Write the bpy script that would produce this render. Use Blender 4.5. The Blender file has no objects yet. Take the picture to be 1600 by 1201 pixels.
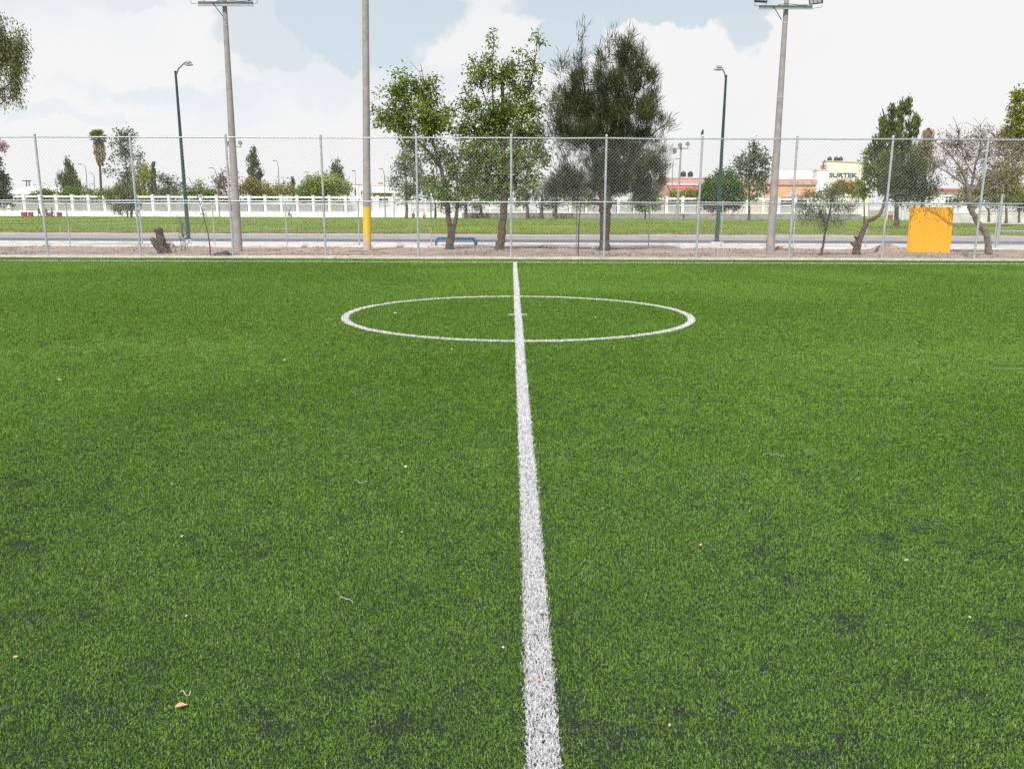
import bpy, math, random
import numpy as np
from mathutils import Vector, Matrix, Euler

random.seed(7)
rng = np.random.default_rng(11)
scn = bpy.context.scene
C = scn.collection

# ------------------------------------------------------------------ camera
F, CX, CY = 1290.0, 800.0, 600.5
PITCH = math.radians(12.03)
ROLL = math.radians(0.2)
H = 1.7
CAMROT = (Matrix.Rotation(math.pi / 2 - PITCH, 4, 'X') @ Matrix.Rotation(ROLL, 4, 'Z')).to_3x3()
cd = bpy.data.cameras.new('camera')
cam = bpy.data.objects.new('camera', cd)
C.objects.link(cam)
cam.matrix_world = Matrix.Translation((0, 0, H)) @ CAMROT.to_4x4()
cd.sensor_width = 36
cd.lens = 36 * F / 1600
cd.clip_start = 0.05
cd.clip_end = 6000
scn.camera = cam
_M = np.array(CAMROT)


def ray(px, py):
    return CAMROT @ Vector(((px - CX) / F, -(py - CY) / F, -1.0))


def P(px, py, D):                     # survey a point of the plane y = D
    r = ray(px, py)
    return Vector((r.x * D / r.y, D, H + r.z * D / r.y))


def G(px, py):                        # survey a point of the ground
    r = ray(px, py)
    t = -H / r.z
    return Vector((r.x * t, r.y * t, 0))


def PX(D):                            # metres covered by one photo pixel at distance D
    return D / F


# ------------------------------------------------------------------ materials
def nt(name):
    m = bpy.data.materials.new(name)
    m.use_nodes = True
    t = m.node_tree
    b = t.nodes['Principled BSDF']
    return m, t, b


def ramp(t, stops):
    r = t.nodes.new('ShaderNodeValToRGB')
    e = r.color_ramp.elements
    e[0].position, e[0].color = stops[0][0], (*stops[0][1], 1)
    e[1].position, e[1].color = stops[-1][0], (*stops[-1][1], 1)
    for p, c in stops[1:-1]:
        k = e.new(p)
        k.color = (*c, 1)
    return r


def noise(t, scale, detail=6, rough=0.6, vec=None):
    n = t.nodes.new('ShaderNodeTexNoise')
    n.inputs['Scale'].default_value = scale
    n.inputs['Detail'].default_value = detail
    n.inputs['Roughness'].default_value = rough
    if vec is None:
        g = t.nodes.new('ShaderNodeNewGeometry')
        vec = g.outputs['Position']
    t.links.new(vec, n.inputs['Vector'])
    return n


MATS = {}


def mat(name, c1, c2=None, scale=4.0, rough=0.6, metal=0.0, bump=0.0, bscale=None, lo=0.35, hi=0.65, spec=0.5):
    if name in MATS:
        return MATS[name]
    m, t, b = nt(name)
    if c2 is None:
        c2 = tuple(v * 0.8 for v in c1)
    n = noise(t, scale)
    r = ramp(t, [(lo, c2), (hi, c1)])
    t.links.new(n.outputs['Fac'], r.inputs['Fac'])
    t.links.new(r.outputs['Color'], b.inputs['Base Color'])
    b.inputs['Roughness'].default_value = rough
    b.inputs['Metallic'].default_value = metal
    b.inputs['Specular IOR Level'].default_value = spec
    if bump:
        n2 = noise(t, bscale or scale * 4, 5)
        bp = t.nodes.new('ShaderNodeBump')
        bp.inputs['Strength'].default_value = bump
        bp.inputs['Distance'].default_value = 0.05
        t.links.new(n2.outputs['Fac'], bp.inputs['Height'])
        t.links.new(bp.outputs['Normal'], b.inputs['Normal'])
    MATS[name] = m
    return m


def leafmat(name, c1, c2, c3, trans=0.25, rough=0.5):
    if name in MATS:
        return MATS[name]
    m, t, b = nt(name)
    a = t.nodes.new('ShaderNodeAttribute')
    a.attribute_name = 'lv'
    r = ramp(t, [(0.0, c1), (0.5, c2), (1.0, c3)])
    t.links.new(a.outputs['Fac'], r.inputs['Fac'])
    t.links.new(r.outputs['Color'], b.inputs['Base Color'])
    b.inputs['Roughness'].default_value = rough
    b.inputs['Specular IOR Level'].default_value = 0.35
    tr = t.nodes.new('ShaderNodeBsdfTranslucent')
    t.links.new(r.outputs['Color'], tr.inputs['Color'])
    mx = t.nodes.new('ShaderNodeMixShader')
    mx.inputs[0].default_value = trans
    t.links.new(b.outputs[0], mx.inputs[1])
    t.links.new(tr.outputs[0], mx.inputs[2])
    t.links.new(mx.outputs[0], t.nodes['Material Output'].inputs['Surface'])
    MATS[name] = m
    return m


galv = mat('galvanised_steel', (0.52, 0.56, 0.58), (0.36, 0.40, 0.43), 9, 0.42, 0.35)
wiremat = mat('galvanised_wire', (0.62, 0.64, 0.66), (0.50, 0.52, 0.54), 9, 0.4, 0.15)
concrete = mat('pole_concrete', (0.36, 0.335, 0.315), (0.26, 0.24, 0.228), 3.5, 0.85, bump=0.25, bscale=30)
kerbmat = mat('kerb_concrete', (0.62, 0.60, 0.57), (0.45, 0.43, 0.40), 2.5, 0.9, bump=0.3, bscale=30)
whitewall = mat('white_wall_paint', (0.86, 0.85, 0.88), (0.66, 0.65, 0.66), 0.55, 0.8, lo=.25, hi=.5)
greenpaint = mat('dark_green_paint', (0.012, 0.075, 0.062), (0.008, 0.045, 0.04), 3, 0.35)
bluepaint = mat('blue_paint', (0.04, 0.30, 0.62), (0.03, 0.22, 0.48), 6, 0.45)
bark = mat('grey_brown_bark', (0.155, 0.118, 0.098), (0.055, 0.040, 0.034), 9, 0.95, bump=1.0, bscale=28)
barkd = mat('dark_bark', (0.13, 0.10, 0.085), (0.05, 0.038, 0.032), 9, 0.95, bump=1.0, bscale=28)
barkr = mat('ruddy_grey_bark', (0.26, 0.215, 0.185), (0.12, 0.095, 0.08), 7, 0.95, bump=1.0, bscale=25)
barkg = mat('pale_bark', (0.32, 0.28, 0.25), (0.14, 0.11, 0.10), 7, 0.95, bump=1.0, bscale=25)
black = mat('black_plastic', (0.02, 0.02, 0.022), None, 5, 0.5)
glassy = mat('lamp_glass', (0.55, 0.56, 0.56), (0.35, 0.36, 0.38), 20, 0.2)
darkwin = mat('dark_window_glass', (0.05, 0.055, 0.06), None, 5, 0.2)


# ------------------------------------------------------------------ mesh helpers
WL = {}


def link_mesh(name, me, m, parent=None, origin=None):
    o = bpy.data.objects.new(name, me)
    C.objects.link(o)
    if m is not None:
        for k in (m if isinstance(m, (list, tuple)) else [m]):
            me.materials.append(k)
    if parent is not None:
        o.parent = parent
        WL[o.name] = WL[parent.name]
    else:
        o.location = origin if origin is not None else (0, 0, 0)
        WL[o.name] = Vector(o.location)
    return o


def np_mesh(name, V, faces_flat, counts, m, parent=None, origin=None, smooth=False, lv=None, col=None):
    """V (n,3) world, faces_flat loop indices, counts per polygon"""
    org = WL[parent.name] if parent is not None else Vector(origin if origin is not None else (0, 0, 0))
    me = bpy.data.meshes.new(name)
    V = np.asarray(V, dtype=np.float64) - np.array(org)
    me.vertices.add(len(V))
    me.vertices.foreach_set('co', V.astype(np.float32).ravel())
    ff = np.asarray(faces_flat, dtype=np.int32).ravel()
    counts = np.asarray(counts, dtype=np.int32)
    me.loops.add(len(ff))
    me.loops.foreach_set('vertex_index', ff)
    me.polygons.add(len(counts))
    st = np.zeros(len(counts), dtype=np.int32)
    st[1:] = np.cumsum(counts)[:-1]
    me.polygons.foreach_set('loop_start', st)
    me.polygons.foreach_set('use_smooth', np.full(len(counts), bool(smooth)))
    me.update(calc_edges=True)
    if lv is not None:
        a = me.attributes.new('lv', 'FLOAT', 'POINT')
        a.data.foreach_set('value', np.asarray(lv, dtype=np.float32))
    if col is not None:
        a = me.attributes.new('col', 'FLOAT_COLOR', 'POINT')
        a.data.foreach_set('color', np.asarray(col, dtype=np.float32).ravel())
    return link_mesh(name, me, m, parent, origin)


class MB:
    def __init__(s):
        s.v, s.f = [], []

    def add(s, vs, fs):
        n = len(s.v)
        s.v += [tuple(v) for v in vs]
        s.f += [tuple(i + n for i in f) for f in fs]
        return s

    def box(s, x0, x1, y0, y1, z0, z1, R=None, c=None):
        vs = [Vector((x, y, z)) for x in (x0, x1) for y in (y0, y1) for z in (z0, z1)]
        if R is not None:
            vs = [R @ v + Vector(c) for v in vs]
        return s.add(vs, [(0, 1, 3, 2), (4, 6, 7, 5), (0, 4, 5, 1), (2, 3, 7, 6), (0, 2, 6, 4), (1, 5, 7, 3)])

    def tube(s, pts, rad, sides=10, caps=True, jit=0.0):
        pts = [Vector(p) for p in pts]
        if not isinstance(rad, (list, tuple)):
            rad = [rad] * len(pts)
        n0 = len(s.v)
        up = None
        vs = []
        for i, p in enumerate(pts):
            d = (pts[min(i + 1, len(pts) - 1)] - pts[max(i - 1, 0)])
            if d.length < 1e-9:
                d = Vector((0, 0, 1))
            d.normalize()
            if up is None:
                up = Vector((1, 0, 0)) if abs(d.x) < 0.9 else Vector((0, 1, 0))
            u = (up - d * up.dot(d))
            if u.length < 1e-6:
                u = d.orthogonal()
            u.normalize()
            up = u
            w = d.cross(u)
            for k in range(sides):
                a = 2 * math.pi * k / sides
                rr = rad[i] * (1 + (random.uniform(-jit, jit) if jit else 0))
                vs.append(p + (u * math.cos(a) + w * math.sin(a)) * rr)
        s.v += [tuple(v) for v in vs]
        for i in range(len(pts) - 1):
            for k in range(sides):
                a, b = n0 + i * sides + k, n0 + i * sides + (k + 1) % sides
                s.f.append((a, b, b + sides, a + sides))
        if caps:
            s.f.append(tuple(n0 + k for k in reversed(range(sides))))
            s.f.append(tuple(n0 + (len(pts) - 1) * sides + k for k in range(sides)))
        return s

    def lathe(s, c, prof, sides=16):       # prof: (r, z)
        return s.tube([Vector((c[0], c[1], c[2] + z)) for r, z in prof], [max(r, 1e-4) for r, z in prof], sides)

    def prism(s, outline, y0, y1):          # outline of (x, z) extruded along y
        n = len(outline)
        vs = [(x, y0, z) for x, z in outline] + [(x, y1, z) for x, z in outline]
        fs = [tuple(range(n)), tuple(reversed(range(n, 2 * n)))]
        fs += [((i + 1) % n, i, n + i, n + (i + 1) % n) for i in range(n)]
        return s.add(vs, fs)

    def ball(s, c, rx, ry, rz, seg=12, rings=8, jit=0):
        n0 = len(s.v)
        for i in range(rings + 1):
            th = math.pi * i / rings
            for k in range(seg):
                a = 2 * math.pi * k / seg
                j = 1 + (random.uniform(-jit, jit) if jit else 0)
                s.v.append((c[0] + rx * j * math.sin(th) * math.cos(a), c[1] + ry * j * math.sin(th) * math.sin(a), c[2] + rz * j * math.cos(th)))
        for i in range(rings):
            for k in range(seg):
                a, b = n0 + i * seg + k, n0 + i * seg + (k + 1) % seg
                s.f.append((a, a + seg, b + seg, b))
        return s

    def build(s, name, m, parent=None, origin=None, smooth=False, bevel=0):
        org = WL[parent.name] if parent is not None else Vector(origin if origin is not None else (0, 0, 0))
        me = bpy.data.meshes.new(name)
        me.from_pydata([(v[0] - org[0], v[1] - org[1], v[2] - org[2]) for v in s.v], [], s.f)
        if smooth:
            me.polygons.foreach_set('use_smooth', [True] * len(me.polygons))
        me.update()
        o = link_mesh(name, me, m, parent, origin)
        if smooth and hasattr(me, 'set_sharp_from_angle'):
            me.set_sharp_from_angle(angle=math.radians(50))
        if bevel:
            b = o.modifiers.new('bevel', 'BEVEL')
            b.width = bevel
            b.segments = 2
        return o


def tag(o, label=None, cat=None, group=None, kind=None):
    if label: o['label'] = label
    if cat: o['category'] = cat
    if group: o['group'] = group
    if kind: o['kind'] = kind
    return o


def thing(name, label, cat, loc, group=None):
    o = bpy.data.objects.new(name, None)
    C.objects.link(o)
    o.location = loc
    o.empty_display_size = 0.2
    WL[o.name] = Vector(loc)
    return tag(o, label, cat, group)


def structure(o):
    o['kind'] = 'structure'
    return o


def segs(A, B, r, sides=3):
    """vectorised straight wires from A (n,3) to B (n,3)"""
    A, B = np.asarray(A, float), np.asarray(B, float)
    d = B - A
    d /= np.linalg.norm(d, axis=1)[:, None] + 1e-12
    up = np.where(np.abs(d[:, 1:2]) < 0.9, np.array([[0, 1, 0]]), np.array([[1, 0, 0]]))
    u = np.cross(d, up)
    u /= np.linalg.norm(u, axis=1)[:, None]
    w = np.cross(d, u)
    n = len(A)
    r = np.broadcast_to(np.asarray(r, float), (n,))[:, None]
    rings = []
    for E in (A, B):
        for k in range(sides):
            a = 2 * math.pi * k / sides + math.pi / 2
            rings.append(E + (u * math.cos(a) + w * math.sin(a)) * r)
    V = np.stack(rings, 1).reshape(-1, 3)
    base = (np.arange(n) * 2 * sides)[:, None]
    Fq = []
    for k in range(sides):
        k2 = (k + 1) % sides
        Fq.append(np.concatenate([base + k, base + k2, base + sides + k2, base + sides + k], 1))
    Fq = np.stack(Fq, 1).reshape(-1, 4)
    return V, Fq


# value noise in numpy
def vnoise(x, y, scale, seed):
    g = np.random.default_rng(seed).random((256, 256))
    u, v = x * scale + 1000.0, y * scale + 1000.0
    i, j = np.floor(u).astype(int), np.floor(v).astype(int)
    fu, fv = u - i, v - j
    fu, fv = fu * fu * (3 - 2 * fu), fv * fv * (3 - 2 * fv)
    i0, i1, j0, j1 = i % 256, (i + 1) % 256, j % 256, (j + 1) % 256
    return (g[i0, j0] * (1 - fu) * (1 - fv) + g[i1, j0] * fu * (1 - fv) + g[i0, j1] * (1 - fu) * fv + g[i1, j1] * fu * fv)


def fbm(x, y, scale, seed, oct=3):
    s, a, t = 0, 1.0, 0
    for k in range(oct):
        s = s + a * vnoise(x, y, scale * 2 ** k, seed + k)
        t += a
        a *= 0.55
    return s / t


# ------------------------------------------------------------------ world, sun
SUN_EL, SUN_AZ = math.radians(51), math.radians(202)       # azimuth clockwise from +Y: behind the camera, a little left
w = bpy.data.worlds.new('World')
scn.world = w
w.use_nodes = True
t = w.node_tree
for n in list(t.nodes):
    t.nodes.remove(n)
out = t.nodes.new('ShaderNodeOutputWorld')
bg = t.nodes.new('ShaderNodeBackground')
bg.inputs['Strength'].default_value = 0.1
t.links.new(bg.outputs[0], out.inputs[0])
sky = t.nodes.new('ShaderNodeTexSky')
sky.sky_type = 'NISHITA'
sky.sun_disc = False
sky.sun_elevation = SUN_EL
sky.sun_rotation = SUN_AZ
sky.altitude = 1800
tc = t.nodes.new('ShaderNodeTexCoord')


def vmath(op, a=None, b=None, **k):
    n = t.nodes.new('ShaderNodeVectorMath')
    n.operation = op
    for i, q in enumerate((a, b)):
        if q is None: continue
        if isinstance(q, (tuple, list)): n.inputs[i].default_value = q
        else: t.links.new(q, n.inputs[i])
    return n


def fmath(op, a=None, b=None, clamp=False):
    n = t.nodes.new('ShaderNodeMath')
    n.operation = op
    n.use_clamp = clamp
    for i, q in enumerate((a, b)):
        if q is None: continue
        if isinstance(q, (int, float)): n.inputs[i].default_value = q
        else: t.links.new(q, n.inputs[i])
    return n.outputs[0]


gen = tc.outputs['Generated']
# edges of the clouds wander with two sizes of billow
nz = noise(t, 9, 8, 0.62, gen)
nz2 = noise(t, 2.6, 5, 0.5, gen)
off = vmath('MULTIPLY', vmath('SUBTRACT', nz.outputs['Color'], (0.5, 0.5, 0.5)).outputs[0], (0.11, 0.11, 0.09))
nz3 = noise(t, 38, 6, 0.6, gen)
off3 = vmath('MULTIPLY', vmath('SUBTRACT', nz3.outputs['Color'], (0.5, 0.5, 0.5)).outputs[0], (0.035, 0.035, 0.035))
pos = vmath('ADD', vmath('ADD', gen, off.outputs[0]).outputs[0], off3.outputs[0]).outputs[0]


def gap(px, py, rx, ry, soft, strength):
    """a gap in the clouds: an ellipse of the sky dome round one direction"""
    d = ray(px, py).normalized()
    k = 1.0 / F
    v = vmath('SUBTRACT', pos, tuple(d)).outputs[0]
    v = vmath('MULTIPLY', v, (1 / (rx * k), 0.25 / (rx * k), 1 / (ry * k))).outputs[0]
    ln = vmath('LENGTH', v).outputs['Value']
    mr = t.nodes.new('ShaderNodeMapRange')
    mr.interpolation_type = 'SMOOTHSTEP'
    mr.inputs['From Min'].default_value = 1 + soft
    mr.inputs['From Max'].default_value = 1 - soft
    mr.inputs['To Max'].default_value = strength
    t.links.new(ln, mr.inputs['Value'])
    return mr.outputs[0]


gaps = None
for a in [(565, 15, 140, 84, .10, .88), (425, 55, 66, 58, .14, .66), (640, 125, 80, 24, .5, .4), (500, 120, 100, 46, .6, .35),
          (905, 45, 56, 58, .12, .85), (1010, -12, 190, 44, .1, .9), (1162, 30, 30, 48, .2, .8),
          (290, 145, 120, 14, .5, .38), (340, 172, 80, 20, .6, .22), (90, 178, 90, 8, .5, .3), (215, -4, 40, 14, .3, .4),
          (700, -330, 520, 170, .5, .9), (1500, -420, 420, 160, .5, .8), (-300, -300, 400, 150, .5, .8)]:
    q = gap(*a)
    gaps = q if gaps is None else fmath('MAXIMUM', gaps, q)
# clouds all round elsewhere, with slow change of brightness
cl = ramp(t, [(0.28, (7.85, 7.9, 8.0)), (0.5, (8.3, 8.3, 8.3))])
t.links.new(nz2.outputs['Fac'], cl.inputs['Fac'])
veil = t.nodes.new('ShaderNodeMixRGB')
veil.inputs[0].default_value = 0.72
t.links.new(sky.outputs[0], veil.inputs[1])
veil.inputs[2].default_value = (6.6, 7.5, 7.7, 1)
mixc = t.nodes.new('ShaderNodeMixRGB')
t.links.new(gaps, mixc.inputs[0])
t.links.new(cl.outputs[0], mixc.inputs[1])
t.links.new(veil.outputs[0], mixc.inputs[2])
t.links.new(mixc.outputs[0], bg.inputs['Color'])

sd = bpy.data.lights.new('sun', 'SUN')
sd.energy = 3.9
sd.angle = math.radians(0.6)
sd.color = (1.0, 0.975, 0.94)
so = bpy.data.objects.new('sun', sd)
C.objects.link(so)
tosun = Vector((math.sin(SUN_AZ) * math.cos(SUN_EL), math.cos(SUN_AZ) * math.cos(SUN_EL), math.sin(SUN_EL)))
so.rotation_euler = tosun.to_track_quat('Z', 'Y').to_euler()
so.location = tosun * 50

scn.view_settings.view_transform = 'Standard'
scn.view_settings.look = 'None'
scn.view_settings.exposure = 0.15
scn.view_settings.gamma = 1.0
scn.render.engine = 'CYCLES'
scn.cycles.use_denoising = False
scn.cycles.max_bounces = 5
scn.cycles.diffuse_bounces = 3
scn.cycles.transmission_bounces = 2
scn.cycles.glossy_bounces = 2
scn.cycles.transparent_max_bounces = 4
scn.cycles.caustics_reflective = False
scn.cycles.caustics_refractive = False

# ------------------------------------------------------------------ survey
DF = G(800, 405.2).y             # the tall fence
DL = G(800, 388.8).y             # the low fence
_a, _b = G(804.8, 415), G(851.0, 1190)
XS = (_a.x - _b.x) / (_a.y - _b.y)               # the halfway line runs very slightly askew
XO = _a.x - XS * _a.y


def xh(y):
    return XO + XS * y
DT = G(800, 410.6).y             # touch line
CC = G(808.5, 492.3)             # centre spot
Rl, Rr = G(535.5, 498), G(1081.5, 501)
RC = 0.5 * (Rr.x - Rl.x) + 0.045
LW = 0.052                        # half width of the lines
CCY = 0.5 * (G(808, 463.5).y + G(812, 535.0).y)
XH = xh(CCY)
print('DF', DF, 'DL', DL, 'XH', XH, XS, 'DT', DT, 'R', RC, 'C', CCY, (G(808, 463.5).y - G(812, 535.0).y) / 2)

# ------------------------------------------------------------------ ground sheets
def gridmesh(name, x0, x1, y0, y1, nx, ny, zf, m):
    xs, ys = np.linspace(x0, x1, nx), np.linspace(y0, y1, ny)
    X, Y = np.meshgrid(xs, ys)
    V = np.stack([X, Y, zf(X, Y)], -1).reshape(-1, 3)
    i = np.arange((nx - 1) * (ny - 1))
    r, c = i // (nx - 1), i % (nx - 1)
    a = r * nx + c
    Fc = np.stack([a, a + 1, a + 1 + nx, a + nx], 1)
    return np_mesh(name, V, Fc, np.full(len(Fc), 4), m, smooth=True)


gm = mat('dry_ground', (0.30, 0.27, 0.19), (0.20, 0.20, 0.10), 0.15, 0.95)
structure(gridmesh('ground', -1500, 1500, -60, 3000, 2, 2, lambda x, y: x * 0 - 0.06, gm))

# infill of sand and rubber under the fibres
m, tt, b = nt('turf_infill')
n1 = noise(tt, 260, 3, 0.7)
r1 = ramp(tt, [(0.35, (0.008, 0.012, 0.011)), (0.55, (0.020, 0.028, 0.026)), (0.74, (0.09, 0.10, 0.10))])
tt.links.new(n1.outputs['Fac'], r1.inputs['Fac'])
tt.links.new(r1.outputs['Color'], b.inputs['Base Color'])
b.inputs['Roughness'].default_value = 0.95
b.inputs['Specular IOR Level'].default_value = 0.1
infill = m
m, tt, b = nt('matted_turf')                  # beyond the modelled fibres the pile is a sheet
n1 = noise(tt, 140, 4, 0.7)
r1 = ramp(tt, [(0.3, (0.02, 0.05, 0.012)), (0.5, (0.07, 0.16, 0.02)), (0.7, (0.15, 0.28, 0.03))])
tt.links.new(n1.outputs['Fac'], r1.inputs['Fac'])
tt.links.new(r1.outputs['Color'], b.inputs['Base Color'])
b.inputs['Roughness'].default_value = 0.9
ye = DF - 0.12
edge_x = lambda y: 0.68 * max(y, 1.4) + 3.0
structure(MB().add([(-edge_x(0), 0.9, 0), (edge_x(0), 0.9, 0), (edge_x(1.4), 1.4, 0), (edge_x(ye), ye, 0), (-edge_x(ye), ye, 0), (-edge_x(1.4), 1.4, 0)], [(0, 1, 2, 3, 4, 5)]).build('pitch', infill))
structure(MB().add([(edge_x(0), 0.9, 0), (40, 0.9, 0), (40, ye, 0), (edge_x(ye), ye, 0), (edge_x(1.4), 1.4, 0),
                    (-edge_x(0), 0.9, 0), (-40, 0.9, 0), (-40, ye, 0), (-edge_x(ye), ye, 0), (-edge_x(1.4), 1.4, 0), (-40, -12, 0), (40, -12, 0)],
                   [(0, 1, 2, 3, 4), (9, 8, 7, 6, 5), (10, 11, 1, 0, 5, 6)]).build('pitch_sides', m))


# ------------------------------------------------------------------ turf fibres
def fibres(x, y, length, width, col, z0=0.0, five=True, flat=0.55, hi=1.35):
    n = len(x)
    az = rng.random(n) * 2 * np.pi
    if n > 400000:                      # the pile is brushed one way here, another there
        az = np.where(rng.random(n) < 0.22, fbm(x, y, 0.22, 63, 2) * 9.0 + rng.normal(0, 0.5, n), az)
    lean = np.clip(rng.normal(flat, 0.28, n), 0.05, hi)        # from vertical
    tw = rng.random(n) * 2 * np.pi
    dx, dy = np.cos(az), np.sin(az)
    sx, sy = np.cos(tw), np.sin(tw)
    base = np.stack([x, y, np.full(n, z0 - 0.002)], 1)
    hw = (width * 0.5)[:, None]
    side = np.stack([sx, sy, np.zeros(n)], 1)
    if five:
        l1 = lean * 0.5
        mid = base + np.stack([dx * np.sin(l1), dy * np.sin(l1), np.cos(l1)], 1) * (length * 0.55)[:, None]
        l2 = np.clip(lean * 1.7, 0, 1.9)
        tip = mid + np.stack([dx * np.sin(l2), dy * np.sin(l2), np.cos(l2)], 1) * (length * 0.5)[:, None]
        V = np.stack([base - side * hw, base + side * hw, mid + side * hw * 0.95, mid - side * hw * 0.95, tip], 1).reshape(-1, 3)
        k = (np.arange(n) * 5)[:, None]
        FF = np.concatenate([k, k + 1, k + 2, k + 3, k + 3, k + 2, k + 4], 1).ravel()
        cnt = np.tile([4, 3], n)
        rep = 5
    else:
        tip = base + np.stack([dx * np.sin(lean), dy * np.sin(lean), np.cos(lean)], 1) * length[:, None]
        V = np.stack([base - side * hw, base + side * hw, tip], 1).reshape(-1, 3)
        k = (np.arange(n) * 3)[:, None]
        FF = np.concatenate([k, k + 1, k + 2], 1).ravel()
        cnt = np.full(n, 3)
        rep = 3
    c4 = np.concatenate([col, np.ones((n, 1))], 1)
    return V, FF, cnt, np.repeat(c4, rep, axis=0)


def merge(parts):
    V, FF, cnt, cl_, o = [], [], [], [], 0
    for v, f, c, q in parts:
        V.append(v); FF.append(f + o); cnt.append(c); cl_.append(q)
        o += len(v)
    return np.concatenate(V), np.concatenate(FF), np.concatenate(cnt), np.concatenate(cl_)


def fibremat(name, rough, trans):
    m, tt, b = nt(name)
    a = tt.nodes.new('ShaderNodeAttribute')
    a.attribute_name = 'col'
    tt.links.new(a.outputs['Color'], b.inputs['Base Color'])
    b.inputs['Roughness'].default_value = rough
    b.inputs['Specular IOR Level'].default_value = 0.3
    tr = tt.nodes.new('ShaderNodeBsdfTranslucent')
    tt.links.new(a.outputs['Color'], tr.inputs['Color'])
    mx = tt.nodes.new('ShaderNodeMixShader')
    mx.inputs[0].default_value = trans
    tt.links.new(b.outputs[0], mx.inputs[1])
    tt.links.new(tr.outputs[0], mx.inputs[2])
    tt.links.new(mx.outputs[0], tt.nodes['Material Output'].inputs['Surface'])
    return m


GREENS = np.array([[0.042, 0.110, 0.012], [0.088, 0.200, 0.017], [0.152, 0.300, 0.024], [0.235, 0.400, 0.040], [0.33, 0.48, 0.13]])
xs_, ys_, ws_ = [], [], []
RHO0, EXPO = 42000.0, 1.15
d = 1.4
while d < DF - 0.15:
    st = 0.25 if d < 6 else 0.5
    d1 = min(d + st, DF - 0.15)
    dm = 0.5 * (d + d1)
    hw_ = 0.68 * dm + 1.3
    rho = RHO0 * (3.0 / max(dm, 3.0)) ** EXPO
    n = int(rho * (d1 - d) * 2 * hw_)
    xs_.append(rng.uniform(-hw_, hw_, n))
    ys_.append(rng.uniform(d, d1, n))
    ws_.append(np.ones(n))
    n = int(rho * 0.36 * (d1 - d) * 2 * 2.0)         # coarser pile at both sides of the view
    xs_.append(rng.uniform(hw_, hw_ + 2.0, n) * np.where(rng.random(n) < 0.5, 1, -1))
    ys_.append(rng.uniform(d, d1, n))
    ws_.append(np.full(n, 1.7))
    d = d1
X, Y, WM = np.concatenate(xs_), np.concatenate(ys_), np.concatenate(ws_)
# worn spots, where the dark infill shows between the fibres
wear = fbm(X, Y * 0.8, 5.5, 5, 4)
big = fbm(X, Y, 0.28, 21, 3)
fine = fbm(X, Y, 9.0, 33, 2)
grit = fbm(X, Y, 24.0, 57, 2)
thin = np.clip((wear * 0.44 + fine * 0.30 + grit * 0.26 + (big - 0.5) * 0.20 - 0.535) / 0.24, 0, 1)
keep = rng.random(len(X)) > 0.04 + thin * 0.50
WM = WM[keep]
X, Y, thin, big, fine, wear = X[keep], Y[keep], thin[keep], big[keep], fine[keep], wear[keep]
n = len(X)
lod = (np.maximum(Y, 3.0) / 3.0)
width = WM * rng.uniform(0.0016, 0.0026, n) * lod ** 0.85
length = WM ** 0.4 * rng.uniform(0.010, 0.0185, n) * (1 - 0.2 * thin) * lod ** 0.35
jx, jy = X + rng.normal(0, 0.007, n), Y + rng.normal(0, 0.007, n)
# which marking each fibre is tufted into
rr = np.hypot(jx - XH, jy - CCY)
isH = (np.abs(jx - xh(Y) + 0.004 * np.sin(Y * 0.9)) < LW) & (jy < DT) & (jy > -1)
isC = (np.abs(rr - RC) < LW) & ~isH
isM = (np.abs(jy - CC.y) < 0.06) & (np.abs(jx - XH) < 0.15) & ~isH
isT = (np.abs(jy - DT) < LW) & ~isH
isG = ~(isH | isC | isM | isT)
ci = np.clip(rng.normal(1.75 + (big - 0.5) * 1.0 + (fine - 0.5) * 1.2 - thin * 0.9, 0.95, n), 0, 3.99)
i0 = ci.astype(int)
fr = (ci - i0)[:, None]
colr = GREENS[i0] * (1 - fr) + GREENS[i0 + 1] * fr
# fibres lie in slightly different shades from roll to roll
dry = rng.random(n) < 0.02
colr[dry] = np.array([0.30, 0.34, 0.20])
whit = np.array([0.80, 0.80, 0.82]) * rng.uniform(0.82, 1.0, n)[:, None]
fgreen = fibremat('green_fibre', 0.45, 0.22)
fwhite = fibremat('white_fibre', 0.5, 0.2)
SPLIT = 100.0


def turf(name, mask, cols, m, z0=0.0, wmul=1.0):
    parts = []
    for five in (True, False):
        k = mask & ((Y < SPLIT) if five else (Y >= SPLIT))
        if k.sum() == 0: continue
        parts.append(fibres(X[k], Y[k], length[k] * (1.0 if five else 0.85), width[k] * (wmul if five else 1.1 * wmul), cols[k], z0, five, 0.74))
    V, FF, cnt, cc = merge(parts)
    return np_mesh(name, V, FF, cnt, m, col=cc)


print('fibres', n)
tag(turf('artificial_turf', isG, colr, fgreen), 'bright green artificial turf covering the football pitch', 'turf', kind='stuff')
structure(turf('halfway_line', isH, whit, fwhite, 0.002, 1.3))
structure(turf('centre_circle_line', isC, whit, fwhite, 0.002, 1.3))
structure(turf('centre_mark_line', isM, whit, fwhite, 0.002, 1.3))
structure(turf('touch_line', isT, whit, fwhite, 0.002, 1.3))
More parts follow.
